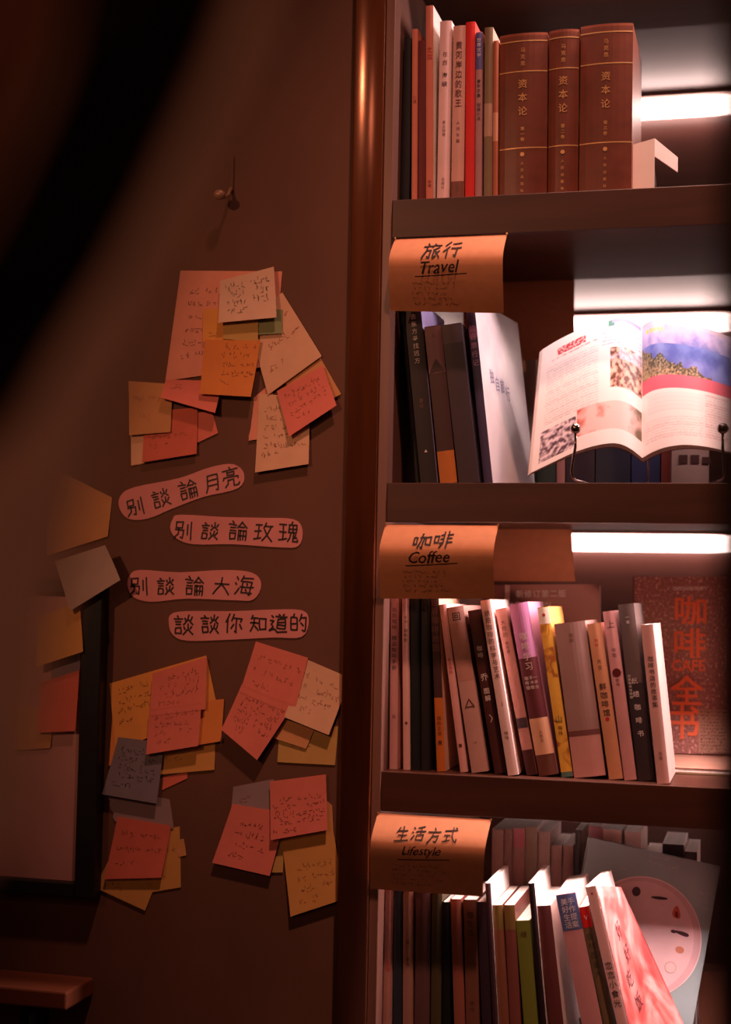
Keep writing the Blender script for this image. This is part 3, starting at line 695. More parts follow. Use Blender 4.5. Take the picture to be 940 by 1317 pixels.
lt = lettering('cover_title', its, mat('mist_ink', rgb(132, 122, 168), .5, .02), mb, y=0)
lt.rotation_euler = (0, 0, math.radians(90)); lt.location = (wm + .0004, 0, 0)
# back row behind the open book
def back(shelf, x0, x1, yt, y0, color, label, d=.13, **k):
    B, T, B1 = W(x0, yt, y0), W(x0, yt, y0), W(x1, yt, y0)
    w = B1.x - B.x; h = T.z - SH[shelf] - .0002
    cov = MC(*color) if isinstance(color[0], int) else color
    hs = k.pop('group', 'back row of books on the travel shelf')
    r_ = build_book('book', w - .0006, d, h, cov, **k); r_.location = (B.x, y0, SH[shelf] + .0002)
    return tag(r_, label, 'book', hs)
back(3, 664, 690, 463, .26, (150, 120, 108), 'grey brown book just behind the misty cover', d=.12)
back(3, 691, 716, 520, .26, (52, 56, 48), 'dark green spine in the back row under the open book', d=.12)
back(3, 717, 728, 520, .26, (178, 116, 108), 'thin pink spine in the back row under the open book', d=.12)
back(3, 729, 766, 525, .26, (58, 38, 44), 'dark plum spine in the back row left of the wire foot', d=.12)
back(3, 767, 812, 525, .26, (38, 34, 48), 'near black wide spine in the back row under the open book', d=.12)
back(3, 813, 850, 525, .26, (44, 44, 78), 'navy blue wide spine in the back row under the open book', d=.12)
back(3, 851, 862, 525, .26, (120, 44, 36), 'thin dark red spine in the back row beside the navy one', d=.12)
gb = back(3, 864, 912, 560, .22, (150, 120, 112), 'grey book with small dark pictures on it, under the open right page', d=.03)
for i in range(3):
    zz = W(0, 591, .22).z - SH[3]
    box('cover_picture', (.010 + i * .016, -.0022, zz - .010), (.022 + i * .016, -.0014, zz + .002 - .003 * (i == 2)), MC(64, 34, 32), gb, .0)

# open picture book on a wire stand
def bez(pts, t):
    n = len(pts) - 1; x = t * n; i = min(int(x), n - 1); f = x - i
    p0, p1, p2, p3 = pts[max(i - 1, 0)], pts[i], pts[i + 1], pts[min(i + 2, n)]
    g = lambda a, b, c, d_: .5 * (2 * b + (c - a) * f + (2 * a - 5 * b + 4 * c - d_) * f * f + (3 * b - a - 3 * c + d_) * f ** 3)
    return g(p0[0], p1[0], p2[0], p3[0]), g(p0[1], p1[1], p2[1], p3[1])
LT = [(826, 419), (809, 408), (791, 406), (766, 413), (740, 426), (718, 437), (698, 449)]
LB = [(826, 589), (809, 576), (791, 570), (766, 573), (738, 582), (712, 594), (683, 608)]
RT = [(826, 419), (838, 412), (857, 411), (880, 415), (905, 421), (925, 428), (940, 434)]
RB = [(826, 589), (840, 581), (857, 575), (880, 572), (905, 574), (925, 578), (940, 582)]
def page_depth(u, v, left):
    bul = (.026 * math.sin(min(1, u * 1.5) * math.pi * .5) - (.030 if left else .016) * max(0, u - .35) ** 1.4)
    return .120 - .058 * v - bul
ORG = Vector((W(826, 589, .06).x, .07, SH[3] + .0004))
def page_surf(left):
    A, B = (LT, LB) if left else (RT, RB)
    def f(u, v):
        a, b = bez(A, u), bez(B, u)
        px, py = a[0] + (b[0] - a[0]) * v, a[1] + (b[1] - a[1]) * v
        return W(px, py, page_depth(u, v, left)) - ORG
    return f
def nz(x, y, s, o=0): return noise.fractal(Vector((x * s, y * s, o)), 1.0, 2.0, 4)
WHITEP = (.90, .80, .79)
def mixc(a, b, t): t = max(0, min(1, t)); return tuple(a[i] + (b[i] - a[i]) * t for i in range(3))
def left_print(u, v):
    # u from the fold outwards; x runs left to right on the page
    x = 1 - u
    if .62 < x < .985 and .24 < v < .56 - .02 * 0:
        n = nz(x, v, 22); m = nz(x, v, 7, 3)
        c = mixc(rgb(120, 60, 40), rgb(232, 190, 170), .5 + n * 1.3)
        if v < .34 and m > -.05: c = mixc(c, rgb(226, 206, 224), .8)
        return mixc(c, rgb(70, 40, 40), .35 if n < -.15 else 0)
    if .06 < x < .345 and .70 < v < .96:
        n = nz(x, v, 30); return mixc(rgb(96, 70, 84), rgb(236, 214, 222), .55 + n * 1.6 - (v - .8) * 1.4)
    if .355 < x < .985 and .66 < v < .885:
        n = nz(x, v, 8, 9); c = mixc(rgb(238, 200, 196), rgb(206, 84, 66), (.52 - x) * 4 + n)
        if x > .82: c = mixc(c, rgb(120, 104, 84), (x - .82) * 5 + n)
        return c
    if .16 < x < .42 and .07 < v < .13: return mixc(WHITEP, rgb(196, 40, 60), 1.0 if nz(x, v, 60) > -.02 else .35)
    if .10 < x < .52 and .145 < v < .16: return mixc(WHITEP, rgb(206, 80, 90), .6 if nz(x, v, 50) > 0 else .1)
    if .64 < x < .97 and .025 < v < .05: return rgb(172, 150, 206)
    if .60 < x < .66 and .03 < v < .075: return rgb(70, 140, 130)
    if .55 < x < .98 and .07 < v < .22 and (v * 34) % 1 < .45: return mixc(WHITEP, rgb(150, 80, 150), .45 if nz(x, v, 70) > -.1 else .1)
    if .08 < x < .52 and .18 < v < .67 and (v * 46) % 1 < .45: return mixc(WHITEP, rgb(120, 90, 110), .30 if nz(x, v, 80) > -.12 else .05)
    return WHITEP
def right_print(u, v):
    x = u
    band = .455 + .10 * 0
    if v < .43:
        n = nz(x, v, 9, 5); n2 = nz(x, v, 55, 2)
        if v < .04: return rgb(214, 190, 206)
        c = mixc(rgb(206, 186, 224), rgb(112, 120, 196), (v - .06) * 4 + n * .7)
        if v > .18: c = mixc(rgb(96, 106, 190), rgb(124, 138, 210), .5 + n)
        land = v - (.22 + .30 * x - .05 * n)
        if x < .75 and land > -.02:
            c = mixc(rgb(62, 66, 54), rgb(196, 166, 130), .30 + n2 * 1.2 + (land - .03) * 4)
        if .07 < x < .30 and .055 < v < .09 and (x * 22) % 1 < .6: c = rgb(226, 196, 90)
        return c
    if v < .535: return rgb(222, 104, 124)
    if .10 < x < .66 and .57 < v < .72 and (v * 60) % 1 < .4: return mixc(WHITEP, rgb(200, 150, 160), .18)
    if .68 < x < .97 and .56 < v < .93 and (v * 46) % 1 < .45: return mixc(WHITEP, rgb(190, 90, 110), .4 if nz(x, v, 60) > -.1 else .1)
    if .06 < x < .66 and .76 < v < .93 and (v * 46) % 1 < .45: return mixc(WHITEP, rgb(160, 110, 130), .28 if nz(x, v, 70) > -.1 else .05)
    return WHITEP
ob = empty('open_book', ORG); tag(ob, 'open picture travel book with sea photo on its right page, on wire stand', 'open book')
M_PRINT = attr_mat('printed_page', .33)
for left, pf, nm in ((True, left_print, 'left_page'), (False, right_print, 'right_page')):
    f = page_surf(left); NU, NV = 120, 150; V = []; cols = []
    for j in range(NV + 1):
        for i in range(NU + 1):
            V.append(f(i / NU, j / NV)); cols.append(pf(i / NU, j / NV))
    Fc = []
    for j in range(NV):
        for i in range(NU):
            a = j * (NU + 1) + i; q4 = (a, a + 1, a + NU + 2, a + NU + 1)
            Fc.append(q4 if left else q4[::-1])
    o = mesh_obj(nm, V, Fc, M_PRINT, ob, smooth=True)
    ca = o.data.color_attributes.new('print', 'FLOAT_COLOR', 'POINT')
    ca.data.foreach_set('color', [x for c in cols for x in (*c, 1.0)])
    # stack of pages under the page and cover board behind it
    for q, (t0, t1, m, pn, ex) in enumerate([(.0004, .010, M_PAGES, 'page_stack', .012), (.0102, .0122, MC(150, 100, 104), 'cover_board', .020)]):
        n = 26; V = []
        for sgn in (t0, t1):
            for j in range(n + 1):
                for i in range(n + 1):
                    u, v = i / n, j / n
                    p = f(u, v); e = 1 + (ex if q else 0)
                    taper = 1.0 - .35 * u
                    p = p + Vector(((-1 if left else 1) * sgn * .5 * u, sgn * taper, -sgn * .45 * taper * (1 if v > .0 else 1)))
                    V.append(p)
        k = (n + 1) ** 2; Fc = []
        for j in range(n):
            for i in range(n):
                a = j * (n + 1) + i; Fc.append((a, a + 1, a + n + 2, a + n + 1)); Fc.append((k + a, k + a + n + 1, k + a + n + 2, k + a + 1))
        for i in range(n):
            for (a, b) in ((i, i + 1), (n * (n + 1) + i + 1, n * (n + 1) + i), ((i + 1) * (n + 1), i * (n + 1)), (i * (n + 1) + n, (i + 1) * (n + 1) + n)):
                Fc.append((a, k + a, k + b, b))
        mesh_obj(pn, V, Fc, m, ob)
# wire stand with ball ends
ws = empty('wire_stand', (ORG.x, .05, SH[3] + .0003)); tag(ws, 'chrome wire book stand with ball knobs holding the open book', 'book stand')
wo = Vector(ws.location)
for sx, (kx, ky), (fx, fy) in ((-1, (740, 551), (735, 612)), (1, (929, 551), (931, 612))):
    k_ = W(kx, ky, .010) - wo; ft = W(fx, fy, .018) - wo; ft.z = .0045
    bm = bmesh.new()
    add_tube(bm, [k_ + Vector((0, 0, -.004)), k_ + Vector((.0, .0015, -.024)), k_.lerp(ft, .62), ft + Vector((0, 0, .012)), ft + Vector((-sx * .001, 0, .004)), ft + Vector((-sx * .004, .002, .0002)), ft + Vector((-sx * .012, .02, -.0012)), ft + Vector((-sx * .02, .06, -.0012)), ft + Vector((-sx * .03, .088, -.0012))], .0019, 10)
    bm_obj('wire_foot', bm, M_STEEL, ws, True)
    bm = bmesh.new(); bmesh.ops.create_uvsphere(bm, u_segments=24, v_segments=14, radius=.0072, matrix=Matrix.Translation(k_))
    bm_obj('ball_knob', bm, M_STEEL, ws, True)
bm = bmesh.new(); a_, b_ = W(735, 612, .018) - wo, W(931, 612, .018) - wo; add_tube(bm, [(a_.x + .028, .108, .0024), (b_.x - .028, .108, .0024)], .0016, 8); add_tube(bm, [(0, .108, .003), (0, .122, .10)], .0016, 8)
bm_obj('cross_bar', bm, M_STEEL, ws, True)

# --- coffee shelf
T = lambda s, z, size, m=None, **k: (s, z, size, m or M_INKBROWN, k)
bk(2, 497, 511, 499, 748, C(208, 148, 140), 'rosy spine with black title at the left end of the coffee shelf',
   text=[T('咖啡', .965, .0068, M_INKRED), T('我的咖啡', .86, .0068), T('精品咖啡手册', .71, .0070, M_INK, bold=.02), T('马', .29, .006, M_INKBROWN)])
bk(2, 518.7, 527.5, 517, 752, C(214, 160, 152), 'thin pale spine second on the coffee shelf', side=MC(240, 215, 205), text=[T('手冲', .83, .005), T('咖啡师', .76, .0056), T('●', .26, .005)])
bk(2, 529, 540.5, 528, 755, C(16, 15, 17), 'black thin spine left of the orange-footed book')
bk(2, 541.5, 552.5, 541.8, 757, C(30, 20, 20), 'dark brown black spine touching the orange-footed book', pack=True)
bk(2, 554, 573, 545, 757, C(66, 34, 32), 'dark brown spine with grey title and orange foot on the coffee shelf',
   side=MC(244, 196, 168), bands=[(0, .40, MC(196, 104, 38))], text=[T('世界咖啡地图', .945, .0108, M_INKGREY), T('咖啡之旅', .30, .006), T('■', .17, .007)])
bk(2, 588.5, 601.5, 561, 778, C(222, 158, 150), 'pale pink leaning spine with small red print, coffee shelf', text=[T('生活咖啡', .68, .0050, M_INKRED), T('■', .17, .006)], side=MC(240, 205, 198))
bk(2, 607, 629, 574.5, 782, C(196, 146, 136), 'beige wide spine with square logo and small triangle, coffee shelf',
   text=[T('回', .965, .0125, M_INK, bold=.02), T('△', .45, .016, M_INKBROWN), T('一', .19, .006)], bands=[(.55, .9, MC(186, 130, 118))], bulge=.0015)
bk(2, 637, 652, 601.5, 786, C(74, 30, 28), 'dark maroon spine with white picture details, coffee shelf', text=[T('咖啡', .78, .0080, M_INKWHITE, bold=.03), T('乔', .61, .011, M_INKWHITE), T('图解', .52, .0085, M_INKWHITE, bold=.03), T('〉', .36, .012, M_INKWHITE)])
bk(2, 653.7, 667, 617.5, 773, C(232, 192, 186), 'long pale spine with dark title leaning in front of darker books', y0=.018,
   text=[T('烘焙咖啡的科学与艺术', .94, .0085, M_INKBROWN, pitch=1.08), T('」', .42, .008), T('咖啡', .25, .0055, M_INKGREY)], side=MC(246, 218, 210), d=.15)
bk(2, 678, 692, 637, 784, C(188, 128, 118), 'dusty pink leaning spine with dark foot beside the purple one', bands=[(0, .15, MC(70, 30, 28)), (.28, .34, MC(70, 50, 56))],
   text=[T('大师的', .93, .0072), T('咖啡课', .80, .0050)])
PUR = bk(2, 694, 719, 654.5, 778, C(184, 118, 160), 'purple topped thick spine with white title and pale band, coffee shelf', bulge=.003,
   bands=[(0, .12, MC(104, 58, 46)), (.33, .68, MC(96, 40, 44)), (.12, .33, MC(222, 164, 128))],
   text=[T('咖啡学习', .83, .0118, M_INKWHITE, bold=.02), T('咖啡馆', .575, .0055, M_INKWHITE, bold=.02, dx=-.006), T('手冲咖', .575, .0055, M_INKWHITE, bold=.02, dx=0.0), T('一本全', .575, .0055, M_INKWHITE, bold=.02, dx=.006), T('人民文', .26, .005, M_INKBROWN)], side=MC(190, 140, 170))
bk(2, 723, 737.5, 691, 782, ramp_mat('yellow_art', [(.35, rgb(176, 100, 44)), (.46, rgb(236, 176, 66)), (.8, rgb(250, 198, 84))], scale=34, distortion=1.2), 'bright yellow leaning spine with white top patch',
   bands=[(.90, .997, MC(246, 224, 206)), (.0, .03, MC(90, 120, 110))], text=[T('●', .965, .0055, M_INKRED), T('山', .36, .010, MC(80, 90, 60)), T('咖啡', .30, .006)], side=MC(232, 172, 90), bulge=.001)
bk(2, 739, 780, 712.5, 803, ramp_mat('grey_gradient', [(.3, rgb(146, 104, 98)), (.7, rgb(184, 146, 140))], scale=6, rough=.35), 'widest spine of the coffee shelf, satin grey brown with pink foot',
   bands=[(0, .265, MC(206, 146, 138)), (.265, .3, MC(120, 72, 66))], text=[T('咖啡', .93, .0060, M_INKGREY)], bulge=.002)
bk(2, 784, 802, 755, 803, C(212, 146, 108), 'sandy orange spine with dark title right of the widest one', text=[T('咖啡', .90, .005, M_INKRED), T('大全', .77, .0068, M_INKGREY), T('鲜咖啡馆', .615, .0100, M_INK, bold=.01), T('●', .40, .007, M_INKRED)], side=MC(220, 170, 150))
bk(2, 803.5, 819.5, 775, 787, C(208, 146, 144), 'rose spine with a dark round seal, coffee shelf', text=[T('上', .945, .0110, M_INKBROWN), T('中咖', .78, .0060, M_INKBROWN), T('●', .665, .0155, MC(92, 20, 22)), T('咖啡', .60, .005)])
bk(2, 821, 842, 794.5, 778, C(92, 74, 70), 'grey green tall spine with white title, near the right end', bands=[(0, .55, MC(52, 38, 40))],
   text=[T('一本', .935, .0055, M_INKWHITE), T('烘焙咖啡书', .58, .0088, M_INKWHITE, dx=-.0, bold=.01, pitch=1.9), T('的家庭烘焙图解', .60, .0040, M_INKWHITE, dx=-.0062)])
bk(2, 845, 861, 824, 804, C(222, 168, 162), 'pinkish white spine at the right end, standing nearest the edge', y0=.010, side=MC(240, 200, 192),
   text=[T('咖啡书店的故事集', .80, .0078, M_INK, pitch=1.05), T('出版', .2, .005, M_INKGREY)], yb=1006)
G3 = 'back row of books on the coffee shelf'
back(2, 632, 650, 752, .26, (120, 64, 52), 'brown book behind the long pale spine, left of the second edition one', d=.045, group=G3, side=MC(206, 160, 140))
# large cover seen face on: helper with its own frame
def face_book(name, q, y0, y1, thick, m_cover, label, group, m_side=None, cat='book', foot=0):
    """q: TL, TR, BR, BL pixels of the front cover; y0 depth of the foot, y1 of the head"""
    TL, TR, BR, BL = W(*q[0], y1), W(*q[1], y1), W(*q[2], y0), W(*q[3], y0)
    t = min((TL.z - foot) / (TL.z - BL.z), (TR.z - foot) / (TR.z - BR.z)) if BR.z < foot or BL.z < foot or q[2][1] > 1317 else 1
    BL, BR = TL + (BL - TL) * t, TR + (BR - TR) * t
    up = ((TL + TR) / 2 - (BL + BR) / 2); hgt = up.length; up.normalize()
    rt = ((TR + BR) / 2 - (TL + BL) / 2); rt = (rt - rt.dot(up) * up); wid = rt.length; rt.normalize()
    nrm = rt.cross(up)                                        # points away from the viewer? checked below
    if nrm.y < 0: nrm = -nrm
    org = (BL + BR) / 2 - rt * wid / 2
    o = empty(name, org); M = Matrix((rt, nrm, up)).transposed()
    o.rotation_euler = M.to_euler()
    t = .0025
    bm = bmesh.new(); add_box(bm, (0, 0, 0), (wid, t, hgt), .0008); bm_obj('front_cover', bm, m_cover, o)
    bm = bmesh.new(); add_box(bm, (.001, t + .0001, .003), (wid - .004, thick - t - .0001, hgt - .003)); bm_obj('page_block', bm, M_PAGES, o)
    bm = bmesh.new(); add_box(bm, (0, thick - t, 0), (wid, thick, hgt), .0008); bm_obj('back_cover', bm, m_side or m_cover, o)
    bm = bmesh.new(); add_box(bm, (-.0026, .0002, 0), (-.0001, thick - .0002, hgt), .0008); bm_obj('spine', bm, m_side or m_cover, o)
    tag(o, label, cat, group)
    return o, wid, hgt
m2 = ramp_mat('brown_streaks', [(.3, rgb(112, 70, 62)), (.5, rgb(186, 132, 120)), (.75, rgb(206, 152, 140))], tex='wave', scale=2.2, distortion=3.5, detail=1, rough=.35, rot=(0, .9, 0))
se, w2, h2 = face_book('book', [(651, 751), (771, 752), (771, 958), (651, 958)], .31, .33, .022, m2, 'brown glossy book marked as second edition, facing out behind the spines', G3, MC(200, 170, 160), foot=SH[2] + .0005)
s = .0118; M_TITLE = mat('white_title', (1, .97, .95), .5, .0)
lettering('cover_title', [(ch, .020 + i * s * 1.08, h2 - .014, s, 0, 0, 1, .01) for i, ch in enumerate('新修订第二版')], M_TITLE, se, y=-.0004)
lettering('cover_subtitle', [('2ND EDITION', .034, h2 - .030, .0105, 0, 0, 1.0, .004)], M_TITLE, se, y=-.0004)
speck = ramp_mat('speckled_cover', [(.42, rgb(158, 98, 90)), (.58, rgb(182, 120, 110)), (.68, rgb(236, 186, 172))], scale=230, detail=3, rough=.4)
cf, wc_, hc = face_book('book', [(815, 739), (955, 744), (955, 974), (815, 969)], .31, .36, .028, speck, 'speckled brown cafe handbook facing out with big orange characters', G3, MC(126, 76, 68), foot=SH[2] + .0098)
def cpx(px, py):  # photo pixel to cover plane
    u = (px - 815) / 140 * wc_; v = (971 - py) / 230 * hc; return u, v
MO = mat('orange_print', rgb(255, 120, 74), .45, .04)
its = []
for ch, px, py, hpx, wpx in [('咖', 889, 786, 37, 40), ('啡', 888, 829, 37, 40), ('全', 884, 890, 37, 41), ('书', 880, 931, 42, 38)]:
    u, v = cpx(px, py); g = glyph(ch, 0); sz = hpx / 230 * hc / g[3]
    its.append((ch, u, v, sz, (wpx / 140 * wc_) / (g[2] * sz)))
V, Fc = [], []                                                   # heavy characters: each glyph laid over itself five times
for k5, (a5, b5) in enumerate([(0, 0), (-1, 0), (1, 0), (0, -1), (0, 1), (-1, -1), (1, 1), (1, -1), (-1, 1)]):
    for ch, u, v, sz, xs in its:
        vs, fs = glyph(ch)[:2]; b = len(V)
        V += [(u + (p.x * xs + a5 * .016) * sz, -.0004 - .00012 * k5, v + (p.y + b5 * .016) * sz) for p in vs]; Fc += [tuple(b + i for i in f) for f in fs]
mesh_obj('cover_title', V, Fc, MO, cf)
u, v = cpx(886, 858); g = glyph('CAFE', .02); sz = 15 / 230 * hc / g[3]
lettering('cover_word', [('CAFE', u, v, sz, 0, 0, (43 / 140 * wc_) / (g[2] * sz), .02)], MO, cf, y=-.0004)
u, v = cpx(888, 757); g = glyph('CHOCOLATE COUNTY', .01); sz = 4.6 / 230 * hc / g[3]
lettering('cover_line', [('CHOCOLATE COUNTY', u, v, sz, 0, 0, (44 / 140 * wc_) / (g[2] * sz), .01)], mat('white_print', (1, .95, .93), .5, .0), cf, y=-.0004)
u0, v0 = cpx(899, 968); u1, v1 = cpx(955, 914)
bm = bmesh.new(); add_box(bm, (u0, -.0012, v0 * 0 + .002), (u1, -.0002, v1)); bm_obj('newsprint_patch', bm, MC(190, 142, 120), cf)
r = random.Random(5); stt = []
for i in range(13): stt += scribble(u0 + .002, u1 - .003, v1 - .004 - i * .0048, .0026, r, .12)
V2, F2 = ribbons(stt, .0006); mesh_obj('newsprint', [(v.x, -.0016, v.y) for v in V2], F2, M_INKBROWN, cf)
# magazine lying flat that the handbook stands on
mg = empty('magazine', (W(906, 1000, .12).x, .235, SH[2] + .0003)); tag(mg, 'thin pale magazine lying flat under the speckled cafe handbook', 'magazine')
bm = bmesh.new(); add_box(bm, (-.05, -.10, 0), (.16, .16, .0016), .0004); bm_obj('lower_cover', bm, MC(120, 92, 60), mg)
bm = bmesh.new(); add_box(bm, (-.049, -.099, .0018), (.159, .159, .0075), .001); bm_obj('page_block', bm, M_PAGES, mg)
bm = bmesh.new(); add_box(bm, (-.05, -.10, .0077), (.16, .16, .0088), .0004); bm_obj('upper_cover', bm, MC(206, 150, 128), mg)

# --- lifestyle shelf, front row (feet below the picture)
def lf(xb0, xb1, xt0, yt, color, label, **k): return bk(1, xb0, xb1, xt0, yt, color, label, **k)
lf(481.5, 503, 485, 1130, C(170, 118, 108), 'pale pinkish spine at the far left of the bottom row', text=[T('生活', .55, .007, M_INKRED)], side=MC(236, 208, 200))
lf(505.5, 516.5, 507, 1140, C(40, 42, 54), 'dark blue thin spine under the lifestyle label')
lf(518, 531, 518.6, 1142, C(158, 112, 96), 'pale brown thin spine under the lifestyle label', text=[T('家', .7, .006), T('手作', .6, .006)])
lf(533, 552, 535, 1145, C(96, 62, 60), 'dim mauve brown spine under the lifestyle label')
lf(554, 567, 555.7, 1147, C(76, 64, 44), 'dim olive spine under the lifestyle label')
lf(569, 579, 569, 1160, C(14, 13, 14), 'black spine between the olive and reddish brown ones')
lf(580, 598, 575, 1156, C(150, 84, 70), 'reddish brown spine below the right part of the lifestyle label')
lf(599.5, 616.5, 596, 1157, C(118, 72, 56), 'brown spine with faint dark title near the label edge', text=[T('慢生活', .93, .0100, M_INK), T('手作', .4, .007)])
lf(618.5, 632, 612, 1160, C(52, 34, 48), 'dark plum spine left of the tall white-lined book')
lf(634, 641, 624, 1136, C(60, 36, 42), 'tall thin dark book with curling white inside, bottom row', side=MC(248, 232, 226), y0=.028)
lf(641.5, 655, 632.5, 1164, C(132, 80, 58), 'brown spine with olive head, bottom row', bands=[(.85, .998, MC(120, 96, 46))])
lf(656, 670, 648, 1164, C(126, 70, 62), 'brown red spine left of the green one, bottom row', bands=[(.85, .998, MC(126, 98, 52))])
lf(672, 692, 661.5, 1184, C(118, 124, 48), 'olive green shorter spine, bottom row', text=[T('绿', .93, .009)])
lf(695, 703, 679.5, 1136, C(36, 20, 22), 'tall very thin black spine left of the maroon one, bottom row', side=MC(246, 228, 222), y0=.028)
lf(707, 725, 690.5, 1165, C(98, 46, 46), 'maroon spine with white right edge, bottom row', side=MC(246, 226, 220))
lf(748, 775, 714.5, 1151, C(204, 140, 142), 'rosy thick spine with slate blue title block, bottom row', bands=[(.80, .995, MC(84, 92, 136))],
   text=[T('美好生活', .975, .0098, M_INKWHITE, dx=-.004, pitch=1.0), T('手作提案', .975, .0098, M_INKWHITE, dx=.005, pitch=1.0)], bulge=.0012, side=MC(240, 214, 208))
lf(776, 790, 744, 1167, C(118, 92, 66), 'olive spine with bright red head, bottom row', bands=[(.88, .998, MC(206, 30, 24))], text=[T('V', .955, .0085, M_INKWHITE), T('食材图鉴大', .85, .0105, MC(70, 66, 40), xs=.9)])
# watercolour covered book, turned to show its cover
wcol = ramp_mat('watercolour_cover', [(.30, rgb(170, 66, 66)), (.42, rgb(196, 96, 92)), (.52, rgb(208, 134, 130)), (.62, rgb(218, 158, 154)), (.76, rgb(196, 86, 70))], scale=14, distortion=2.2, detail=3, rough=.3, stretch=(1, 1, .45), rot=(0.5, 0, 0))
Tq = W(752, 1142, .015); Bq = W(793, 1317, .015); sl = (Tq.x - Bq.x) / (Tq.z - Bq.z); th = math.atan(sl)
xb = Bq.x + sl * (SH[1] - Bq.z); h_ = (Tq.z - SH[1]) / math.cos(th); ww = (W(766, 1142, .015).x - Tq.x) * math.cos(th)
wb = build_book('book', ww, .12, h_, MC(240, 188, 186), side=MC(240, 200, 196), bulge=.0006, text=[T('●', .97, .004, M_INKRED), T('恋恋小食光', .62, .0105, M_INK)])
tag(wb, 'pink and coral watercolour-covered book leaning in front of the plate book', 'book', GROUP[1])
wb.rotation_euler = (0, th, -math.radians(4)); wb.location = (xb, .015, SH[1] + .0004)
wm_ = Matrix.Translation(wb.location) @ wb.rotation_euler.to_matrix().to_4x4(); wi = wm_.inverted()
ca_, cb_ = Vector((ww + .0006, .0008, h_ - .0004)), Vector((ww + .0006, .0008, .002))      # hinge of the cover, own frame
fa, fb_ = wi @ W(799, 1141, .115), wi @ W(893, 1345, .105)
V = []; nn = 14
for t in (0, .0007):
    for j in range(nn + 1):
        for i in range(nn + 1):
            u, v = i / nn, j / nn
            p = (1 - v) * ((1 - u) * ca_ + u * fa) + v * ((1 - u) * cb_ + u * fb_)
            V.append(p + Vector((-.006 * math.sin(math.pi * u) * v - .001 * u + t, 0, 0)))
k = (nn + 1) ** 2; Fc = []
for j in range(nn):
    for i in range(nn):
        a = j * (nn + 1) + i; Fc.append((a, a + nn + 1, a + nn + 2, a + 1)); Fc.append((k + a, k + a + 1, k + a + nn + 2, k + a + nn + 1))
for i in range(nn):
    for a, b in ((i, i + 1), (nn * (nn + 1) + i + 1, nn * (nn + 1) + i), ((i + 1) * (nn + 1), i * (nn + 1)), (i * (nn + 1) + nn, (i + 1) * (nn + 1) + nn)): Fc.append((a, b, k + b, k + a))
spr = mesh_obj('front_cover', V, Fc, wcol, wb, smooth=True)
def cov_pt(x, z):
    u, v = x, -z
    p = (1 - v) * ((1 - u) * ca_ + u * fa) + v * ((1 - u) * cb_ + u * fb_)
    return p + Vector((-.006 * math.sin(math.pi * u) * v - .001 * u + .0014, 0, 0))
lettering('cover_title', [(ch, .36 + .07 * math.sin(i * 2.1), -.24 - i * .13, .10, .25, 0, 1.6, 0) for i, ch in enumerate('好好吃饭')], MC(96, 40, 50), wb, surf=cov_pt)
# plate book, large, face out and tilted
plm = mat('plate_cover', rgb(150, 162, 164), .4, .08, 12)
GP = 'books leaning at the right of the bottom shelf'
plb, pw, ph = face_book('book', [(757, 1080), (928, 1112), (872, 1420), (701, 1388)], .205, .235, .014, plm, 'large grey blue cover showing a pink plate dotted with small food', GP, foot=SH[1] + .0085)
def ppx(px, py):
    X_, Y_ = Vector((171, 32)), Vector((-56, 308)); d = Vector((px - 757, py - 1080))
    det = X_.x * Y_.y - X_.y * Y_.x
    u = (d.x * Y_.y - d.y * Y_.x) / det; v = (X_.x * d.y - X_.y * d.x) / det
    return u * pw, ph - v * pw * 313 / 174
def disc(name, px, py, rx, ry, m, t0=.0002, t1=.0008, rot=0, n=48, parent=plb, wob=0):
    u, v = ppx(px, py); sx = pw / 174; V = []; r = random.Random(int(px))
    for y in (-t0 - t1, -t0):
        for i in range(n):
            a = 2 * math.pi * i / n; k = 1 + wob * math.sin(3 * a + px); x, z = rx * sx * k * math.cos(a), ry * sx * k * math.sin(a)
            V.append((u + x * math.cos(rot) - z * math.sin(rot), y, v + x * math.sin(rot) + z * math.cos(rot)))
    Fc = [tuple(range(n)), tuple(range(n, 2 * n))[::-1]] + [(i, n + i, n + (i + 1) % n, (i + 1) % n) for i in range(n)]
    return mesh_obj(name, V, Fc, m, parent)
disc('plate_rim', 827, 1206, 76, 78, MC(238, 206, 204, .3), .0001, .0006, n=72)
disc('plate_edge', 827, 1206, 74.6, 76.6, MC(214, 168, 172, .3), .0008, .0002, n=72)
disc('plate_print', 825, 1206, 68, 72, MC(228, 186, 188, .3), .0011, .0003, n=72)
E0 = .0015
disc('food_print', 819, 1148, 5.6, 6.2, MC(70, 44, 50), E0, .0002, n=24)
disc('food_print', 849, 1155, 11, 2.0, MC(70, 38, 46), E0, .0002, rot=.12, n=24)
disc('food_print', 871, 1173, 5.0, 8.0, MC(196, 84, 56), E0, .0002, rot=.25, n=24, wob=.12)
disc('food_print', 871, 1175, 2.2, 4.2, MC(110, 20, 24), E0 + .0003, .0002, rot=.25, n=16)
disc('food_print', 878, 1199, 10, 2.6, MC(74, 40, 48), E0, .0002, rot=-.1, n=24, wob=.1)
disc('food_print', 867, 1197, 3.5, 2.2, MC(74, 40, 48), E0, .0002, n=16)
disc('food_print', 875, 1220, 5.5, 4.4, MC(198, 124, 98), E0, .0002, n=24)
disc('food_print', 863, 1243, 7.5, 7.5, MC(196, 150, 142), E0, .0002, n=28)
disc('food_print', 863, 1243, 6.6, 6.6, MC(228, 186, 184), E0 + .0003, .0002, n=28)
r = random.Random(3); stt = []
for (px, py, n_) in [(835, 1100, 5), (830, 1107, 8), (900, 1145, 2), (899, 1155, 2), (900, 1165, 2), (798, 1118, 1)]:
    u, v = ppx(px, py); stt += scribble(u, u + n_ * .006, v, .0038, r, .1)
